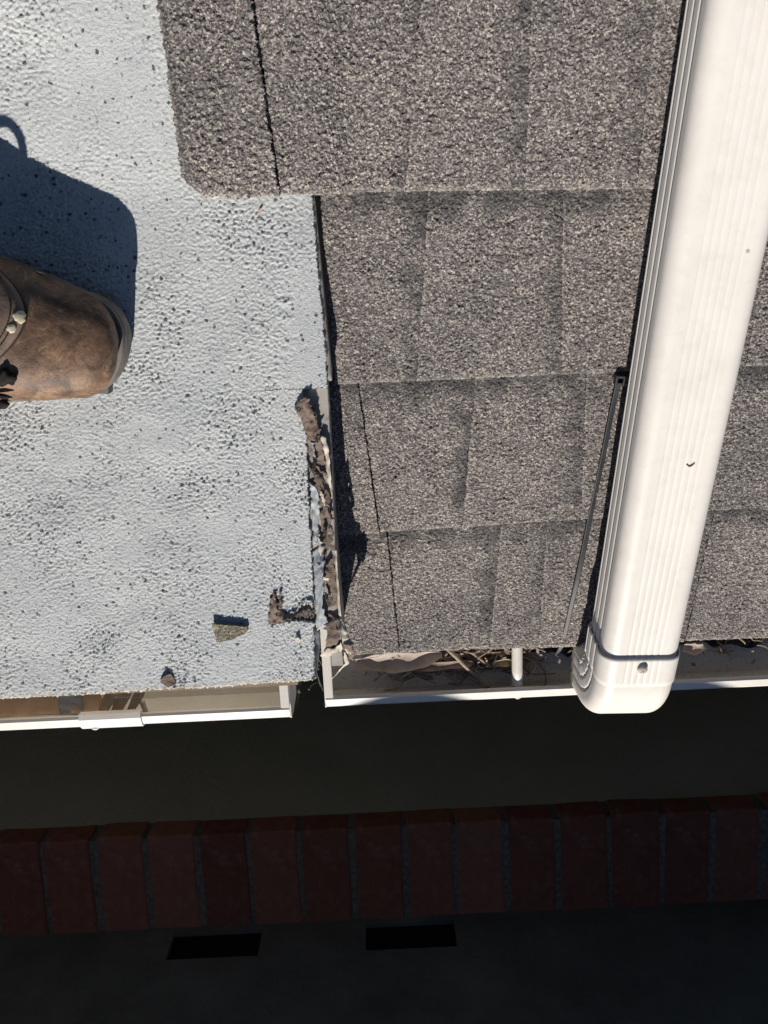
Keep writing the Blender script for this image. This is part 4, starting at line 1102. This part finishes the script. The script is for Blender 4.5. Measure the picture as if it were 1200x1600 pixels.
# ------------------------------------------------------------------ scraps lying on the coated roof
def scrap(name, label, cat, px, h_in, h_out, th, mat, n=9, bend=0.0, seed=1, top_mat=None):
    """a flat scrap from a pixel outline, with a lifted edge and thickness; fan-filled grid"""
    c = np.mean(np.array(px), axis=0); q = random.Random(seed)
    base = mpt(c[0], c[1], 0)
    t = thing(name, label, cat, base)
    vs, fs = [], []
    out = []
    m_ = len(px)
    for i in range(m_):
        a, b = np.array(px[i], float), np.array(px[(i + 1) % m_], float)
        for k in range(4):
            out.append(a + (b - a) * k / 4 + np.array([q.uniform(-.4, .4), q.uniform(-.4, .4)]))
    rings = 5; K = len(out)
    def hh(p):
        f = (p[1] - min(o_[1] for o_ in out)) / (max(o_[1] for o_ in out) - min(o_[1] for o_ in out) + 1e-9)
        return h_out + (h_in - h_out) * (1 - f) ** 1.3
    for lay in (0, 1):
        vs.append(mpt(c[0], c[1], hh(c)) - N2 * th * lay)
        for r_ in range(1, rings + 1):
            for p in out:
                w_ = c + (p - c) * r_ / rings
                vs.append(mpt(w_[0], w_[1], hh(w_) + q.uniform(-1, 1) * .0002 + bend * math.sin(w_[0] * .25)) - N2 * th * lay)
    L = 1 + rings * K
    for lay in (0, 1):
        o_ = lay * L
        for k in range(K):
            f = (o_, o_ + 1 + k, o_ + 1 + (k + 1) % K); fs.append(f if lay else f[::-1])
            for r_ in range(rings - 1):
                a = o_ + 1 + r_ * K; f = (a + k, a + K + k, a + K + (k + 1) % K, a + (k + 1) % K); fs.append(f if lay else f[::-1])
    e = 1 + (rings - 1) * K
    for k in range(K): fs.append((e + k, L + e + k, L + e + (k + 1) % K, e + (k + 1) % K))
    o = mesh_obj('flake', vs, fs, mat, t, smooth=False)
    if mat is M['shingle']:
        for nm in ('dark', 'pale'): o.data.attributes.new(nm, 'FLOAT', 'POINT')
    bm = bmesh.new(); bm.from_mesh(o.data); bmesh.ops.recalc_face_normals(bm, faces=bm.faces); bm.to_mesh(o.data); bm.free()
    return t
shm = M['shingle']
gran = MB('tan_granules', 0.85, 0.3)
sepg = gran.node('ShaderNodeSeparateColor'); gran.lk(gran.voro(900), sepg.inputs[0])
gran.color(gran.ramp(sepg.outputs[0], [(0.0, (0.045, 0.042, 0.034)), (0.5, (0.15, 0.135, 0.10)), (0.85, (0.25, 0.22, 0.165)), (1.0, (0.42, 0.38, 0.30))])); gran.bump(gran.voro(900, 'Distance'), 0.0006, 0.7)
scrap('shingle_fragment', 'small olive tan shingle fragment lying on the pale coated roof', 'fragment', [(331, 975), (350, 977), (370, 978), (386, 980), (388, 984), (384, 990), (362, 1000), (338, 1004)], 0.0050, 0.0010, 0.0020, gran.m, seed=5)
scrap('leaf_scrap', 'brown curled scrap lying at the edge above the left gutter', 'leaf', [(250, 1064), (257, 1056), (266, 1053), (272, 1061), (275, 1069), (263, 1074), (255, 1070)], 0.0018, 0.0006, 0.0009, M['felt'], bend=0.0008, seed=6)
scrap('paint_flake', 'tiny white flake beside the torn corner of the coated roof', 'flake', [(461, 999), (466, 996), (470, 1001), (468, 1005), (463, 1004)], 0.0040, 0.0012, 0.0008, M['scrim'], seed=7)
scrap('leaf_scrap', 'tiny reddish leaf scrap near the shingle corner on the coated roof', 'leaf', [(404, 330), (408, 324), (410, 327), (406, 333)], 0.003, 0.001, 0.0008, M['bark_red'], seed=8)

# ------------------------------------------------------------------ what lies in the gutters
ZF = LIPZ - 0.032 + 0.0015           # floor of the right gutter
# dirt along the back of the trough
def dirt(name, label, x0, x1, y0, y1, z, amp, nx_, ny_, seed):
    q = np.random.default_rng(seed); vs, fs = [], []
    for i in range(nx_ + 1):
        for j in range(ny_ + 1):
            x = x0 + (x1 - x0) * i / nx_; f = j / ny_; y = y0 + (y1 - y0) * f + 0.004 * float(sample(n30, x, 0.1)) * (1 - f)
            h = amp * (0.35 + 0.65 * f) * (0.8 + 0.25 * float(sample(n9, x, y)) + .2 * float(sample(n30, x, y))) if j > 0 else -0.002
            vs.append((x, y, z + h + q.normal(0, 0.0006)))
    for i in range(nx_):
        for j in range(ny_):
            b = i * (ny_ + 1) + j; fs.append((b, b + ny_ + 1, b + ny_ + 2, b + 1))
    return tag(mesh_obj(name, vs, fs, M['soil']), label, 'dirt', kind='stuff')
dirt('dirt', 'dark gritty dirt under the twigs in the right gutter', -0.068, 0.150, -0.008, 0.028, ZF, 0.005, 160, 40, 3)
dirt('dirt', 'dark gritty dirt piled along the back of the gutter past the cross tube', 0.1505, 0.60, -0.043, 0.028, ZF, 0.020, 320, 40, 5)
# twig litter, a tangle that nobody could count
lv, lf = [], []
q = random.Random(21)
def add_stick(a, b, r_, bow, sides=5, n=8):
    a, b = np.array(a), np.array(b); ax = b - a; L = np.linalg.norm(ax); ax /= L
    s_ = np.cross(ax, (0, 0, 1.0)); s_ /= np.linalg.norm(s_) + 1e-9; w_ = np.cross(s_, ax); base = len(lv)
    for i in range(n + 1):
        f = i / n; c = a + (b - a) * f + s_ * bow * math.sin(math.pi * f) + w_ * bow * .5 * math.sin(2.2 * math.pi * f)
        for k in range(sides):
            t_ = 2 * math.pi * k / sides; lv.append(c + (s_ * math.cos(t_) + w_ * math.sin(t_)) * r_)
    for i in range(n):
        for k in range(sides): lf.append((base + i * sides + k, base + i * sides + (k + 1) % sides, base + (i + 1) * sides + (k + 1) % sides, base + (i + 1) * sides + k))
for i in range(420):
    x = q.uniform(0.0, 0.155) if i < 350 else q.uniform(0.16, 0.45); y = q.uniform(-0.058, -0.008) if i < 350 else q.uniform(-0.05, -.01); z = ZF + (0.003 if i < 350 else .008) + q.uniform(0, 0.014) * (0.35 + (y + .058) * 22)
    a = q.uniform(-0.9, 0.9) + (math.pi if q.random() < .5 else 0); L = q.uniform(0.012, 0.05) * (1 if i < 350 else .6)
    add_stick((x, y, z), (x + L * math.cos(a), min(0.03, y + L * math.sin(a) * .6), z + q.uniform(-.008, .008)), q.uniform(.0005, .0014), q.uniform(-.008, .008))
lit = mesh_obj('twig_litter', lv, lf, M['twig'], None, True); tag(lit, 'tangle of brown twigs under the shingle eave in the gutter', 'litter', kind='stuff')
lv, lf = [], []
for i in range(150):
    x = q.uniform(0.02, 0.16); y = q.uniform(-0.054, -0.01); z = ZF + 0.004 + q.uniform(0, .012); r_ = q.uniform(.0012, .0032)
    bm = bmesh.new(); bmesh.ops.create_icosphere(bm, subdivisions=1, radius=r_); base = len(lv)
    bm.verts.ensure_lookup_table()
    for v in bm.verts: lv.append(np.array((x + v.co.x, y + v.co.y, z + v.co.z * .8)))
    for f in bm.faces: lf.append(tuple(base + v.index for v in f.verts))
    bm.free()
for i in range(60):
    x = q.uniform(-0.01, 0.165) if i < 45 else q.uniform(.17, .45); y = q.uniform(-0.058, -0.012); z = ZF + 0.006 + max(0, y + .058) * .5 + q.uniform(0, .008) + (0 if i < 50 else .008)
    a = q.uniform(0, 6.28); L = q.uniform(.0015, .0042); Wd = L * q.uniform(.3, .6); base = len(lv); tz = q.uniform(-.4, .4)
    for (e, f) in ((-1, 0), (-.3, -1), (.5, -.8), (1, 0), (.5, .8), (-.3, 1)):
        lv.append(np.array((x + L * e * math.cos(a) - Wd * f * math.sin(a), y + L * e * math.sin(a) + Wd * f * math.cos(a), z + tz * L * e + .25 * Wd * abs(f) + .002)))
    lf.append(tuple(base + k for k in range(6)))
tag(mesh_obj('seed_litter', lv, lf, M['twig'], None, True), 'small grey seeds and leaf crumbs among the gutter twigs', 'seeds', kind='stuff')
def leaf_sheet(name, label, cat, spine, widths, z_fn, mat, curl=0.004, n=30, m=8, seed=0, th=0.0008, ymin=-1.0, wob=0.04):
    """a leaf or bark strip along pixel points (px, py, z)"""
    pts = smooth_path([(lambda p: np.array((p[0], max(p[1], ymin), p[2])))(level(a, b, z)) for a, b, z in spine], n); vs, fs = [], []
    q = random.Random(seed); ph = q.uniform(0, 6)
    for lay in (0, 1):
        for i, p in enumerate(pts):
            t_ = pts[min(i + 1, n)] - pts[max(i - 1, 0)]; t_ /= np.linalg.norm(t_); s_ = np.cross(t_, (0, 0, 1.0)); s_ /= np.linalg.norm(s_)
            wd = np.interp(i / n, np.linspace(0, 1, len(widths)), widths) / 2 * (1 + wob * (math.sin(i * .9 + ph) + math.sin(i * .37 + 2 * ph)))
            for k in range(m + 1):
                e = k / m * 2 - 1
                vs.append(p + s_ * wd * e + np.array((0, 0, curl * (e * e) + 0.0007 * math.sin(i * .5 + k * .6 + ph) - th * lay)))
    W_ = m + 1; LL_ = (n + 1) * W_
    for i in range(n):
        for k in range(m):
            b0 = i * W_ + k; fs.append((b0, b0 + 1, b0 + W_ + 1, b0 + W_)); fs.append((LL_ + b0, LL_ + b0 + W_, LL_ + b0 + W_ + 1, LL_ + b0 + 1))
        for k in (0, m):
            b0 = i * W_ + k; fs.append((b0, b0 + W_, LL_ + b0 + W_, LL_ + b0))
    for i in (0, n):
        for k in range(m):
            b0 = i * W_ + k; fs.append((b0, b0 + 1, LL_ + b0 + 1, LL_ + b0))
    c = pts[n // 2]
    o = mesh_obj(name, vs, fs, mat, None, smooth=True, at=c)
    return tag(o, label, cat)
ZM = ZF + 0.013
leaf_sheet('dry_leaf', 'large curled grey brown leaf under the torn corner in the gutter', 'leaf', [(556, 1034, ZM + .012), (600, 1032, ZM + .016), (645, 1030, ZM + .016), (690, 1020, ZM + .012)], [.010, .020, .024, .020, .006], None, M['leaf'], 0.006, 34, 8, 3)
leaf_sheet('dry_leaf', 'narrow dark brown leaf lying across the middle of the gutter twigs', 'leaf', [(640, 1046, ZM), (680, 1040, ZM + .006), (725, 1036, ZM + .006), (742, 1036, ZM)], [.004, .010, .008, .003], None, M['twig'], 0.003, 24, 6, 4)
leaf_sheet('seed_pod', 'curved yellow seed pod beside the white cross tube', 'seed pod', [(766, 1042, ZM - .006), (776, 1036, ZM + .002), (792, 1034, ZM + .004), (803, 1036, ZM)], [.004, .009, .009, .005], None, M['pod'], 0.003, 20, 6, 5)
leaf_sheet('dry_leaf', 'tan dry leaf just right of the white cross tube', 'leaf', [(819, 1044, ZM - .010), (830, 1040, ZM - .004), (838, 1046, ZM - .010)], [.004, .014, .004], None, M['bark'], 0.003, 16, 6, 6)
leaf_sheet('dry_leaf', 'torn brown leaf under the eave right of the downspout', 'leaf', [(1068, 1010, ZM + .010), (1085, 1012, ZM + .008), (1100, 1008, ZM + .012)], [.010, .014, .006], None, M['leaf'], 0.004, 16, 6, 7)
tag(tube('twig', [level(690, 1006, ZM + .02), level(712, 1026, ZM + .016), level(738, 1052, ZM + .004), (level(762, 1074, ZF + .008)), level(786, 1085, ZF + .006)], 0.0021, M['twig'], None, 40, 8, 1, lambda f: 1.1 - .35 * f + .06 * math.sin(f * 40)), 'long bent brown twig sticking out of the litter towards the gutter lip', 'twig')
tag(tube('twig', [level(676, 1046, ZM), level(684, 1054, ZM), level(692, 1046, ZM + .004), level(684, 1040, ZM + .006), level(676, 1048, ZM)], 0.0011, M['twig'], None, 30, 6), 'small looped tendril at the front of the gutter twigs', 'twig')
tag(tube('twig', [level(838, 1032, ZM), level(850, 1048, ZM - .01), level(853, 1066, ZF + .01), level(846, 1074, ZF + .005)], 0.0009, M['twig'], None, 30, 6), 'thin curved stem right of the white cross tube', 'twig')
for nm, pl, lab in (('thread', [(585, 1066, ZF + .012), (600, 1056, ZF + .02), (610, 1050, ZF + .02)], 'short pale thread in the gutter near the torn corner'),
                    ('thread', [(628, 1058, ZF + .02), (650, 1046, ZM), (662, 1040, ZM)], 'pale thread lying over the large curled leaf in the gutter'),
                    ('thread', [(824, 1058, ZF + .01), (834, 1048, ZF + .02), (838, 1038, ZM), (830, 1034, ZM)], 'pale web thread right of the white cross tube'),
                    ('thread', [(752, 1012, ZM + .02), (768, 1004, ZM + .024)], 'pale straw among the twigs left of the white cross tube')):
    tag(tube(nm, [level(*p) for p in pl], 0.00042, M['string'], None, 24, 5), lab, 'thread')
# left gutter
ZF2 = LLZ - 0.050 + 0.0015
ZB = ZF2 + 0.022
leaf_sheet('bark_strip', 'broad red brown bark strip at the far left in the left gutter', 'bark', [(-60, 1116, ZB), (0, 1112, ZB), (50, 1109, ZB), (98, 1106, ZB)], [.034, .036, .036, .032], None, M['bark_red'], 0.0015, 40, 8, 11, 0.0015, LLY + .0225)
leaf_sheet('bark_strip', 'red brown bark piece between the grey sealant and tan strips', 'bark', [(112, 1107, ZB + .001), (135, 1104, ZB + .002), (160, 1100, ZB + .002)], [.032, .034, .028], None, M['bark_red'], 0.003, 20, 8, 12, 0.0015, LLY + .0225)
leaf_sheet('sealant_patch', 'grey sealant band across the left gutter between brown bark strips', 'sealant', [(107, 1084, ZB + .0045), (110, 1100, ZB + .0035), (112, 1118, ZB + .0030)], [.022, .024, .024], None, M['tape'], 0.0006, 24, 8, 13, 0.0015, LLY + .006, 0.02)
for i, (pa, pb, wd, lab) in enumerate((((178, 1078), (160, 1112), .0118, 'tan bark strip, leftmost of the slanted three above the splice plate'),
                                       ((198, 1078), (180, 1114), .0122, 'tan bark strip, middle of the slanted three above the splice plate'),
                                       ((222, 1076), (203, 1112), .0095, 'tan bark strip, rightmost of the slanted three above the splice plate'))):
    leaf_sheet('bark_strip', lab, 'bark', [(pa[0], pa[1], ZB + .016 + .001 * i), ((pa[0] + pb[0]) / 2, (pa[1] + pb[1]) / 2, ZB + .014), (pb[0], pb[1], ZB + .008)], [wd, wd, wd * .75], None, M['bark'], 0.0016, 20, 6, 20 + i, 0.0022, LLY + .006, 0.01)
tag(tube('stick', [level(222, 1096, ZB + .012), level(227, 1110, ZB + .004)], 0.0028, M['grit'], None, 8, 10), 'short pale stick in the left gutter right of the tan strips', 'stick')
for a, b, lab in (((178, 1090), (262, 1094), 'fine pale thread stretched along the left gutter'), ((325, 1086), (400, 1080), 'fine pale thread lying near the left gutter end')):
    tag(tube('thread', [level(a[0], a[1], ZB + .02), level((a[0] + b[0]) / 2, (a[1] + b[1]) / 2 - 2, ZB + .016), level(b[0], b[1], ZB + .018)], 0.0003, M['string'], None, 16, 4), lab, 'thread')
# spider web strands between the two gutter ends
wv, wf = [], []
lv, lf = wv, wf
q = random.Random(4)
for i in range(46):
    a = (lx1 + .004, q.uniform(-0.06, 0.02), q.uniform(-.06, .02)); b = (-0.0755, q.uniform(-.07, .02), q.uniform(-.10, -.04))
    f0, f1 = sorted((q.uniform(0, 1), q.uniform(0, 1)))
    a2 = np.array(a) + (np.array(b) - np.array(a)) * f0; b2 = np.array(a) + (np.array(b) - np.array(a)) * f1
    add_stick(a2, b2 + np.array((0, 0, 1e-4)), 0.00012, q.uniform(-.004, .004), 4, 6)
web = mesh_obj('cobweb', wv, wf, M['string'], None); tag(web, 'thin dusty cobweb strands between the two gutter ends', 'cobweb', kind='stuff')
# small curled bit stuck on the downspout
ptz = [face_at(a, b, .0008) for a, b in ((1073, 726), (1077, 729), (1082, 727), (1085, 724))]
tag(tube('hair', ptz, 0.0006, M['twig'], None, 16, 5), 'tiny dark curled hair stuck on the white downspout', 'hair')
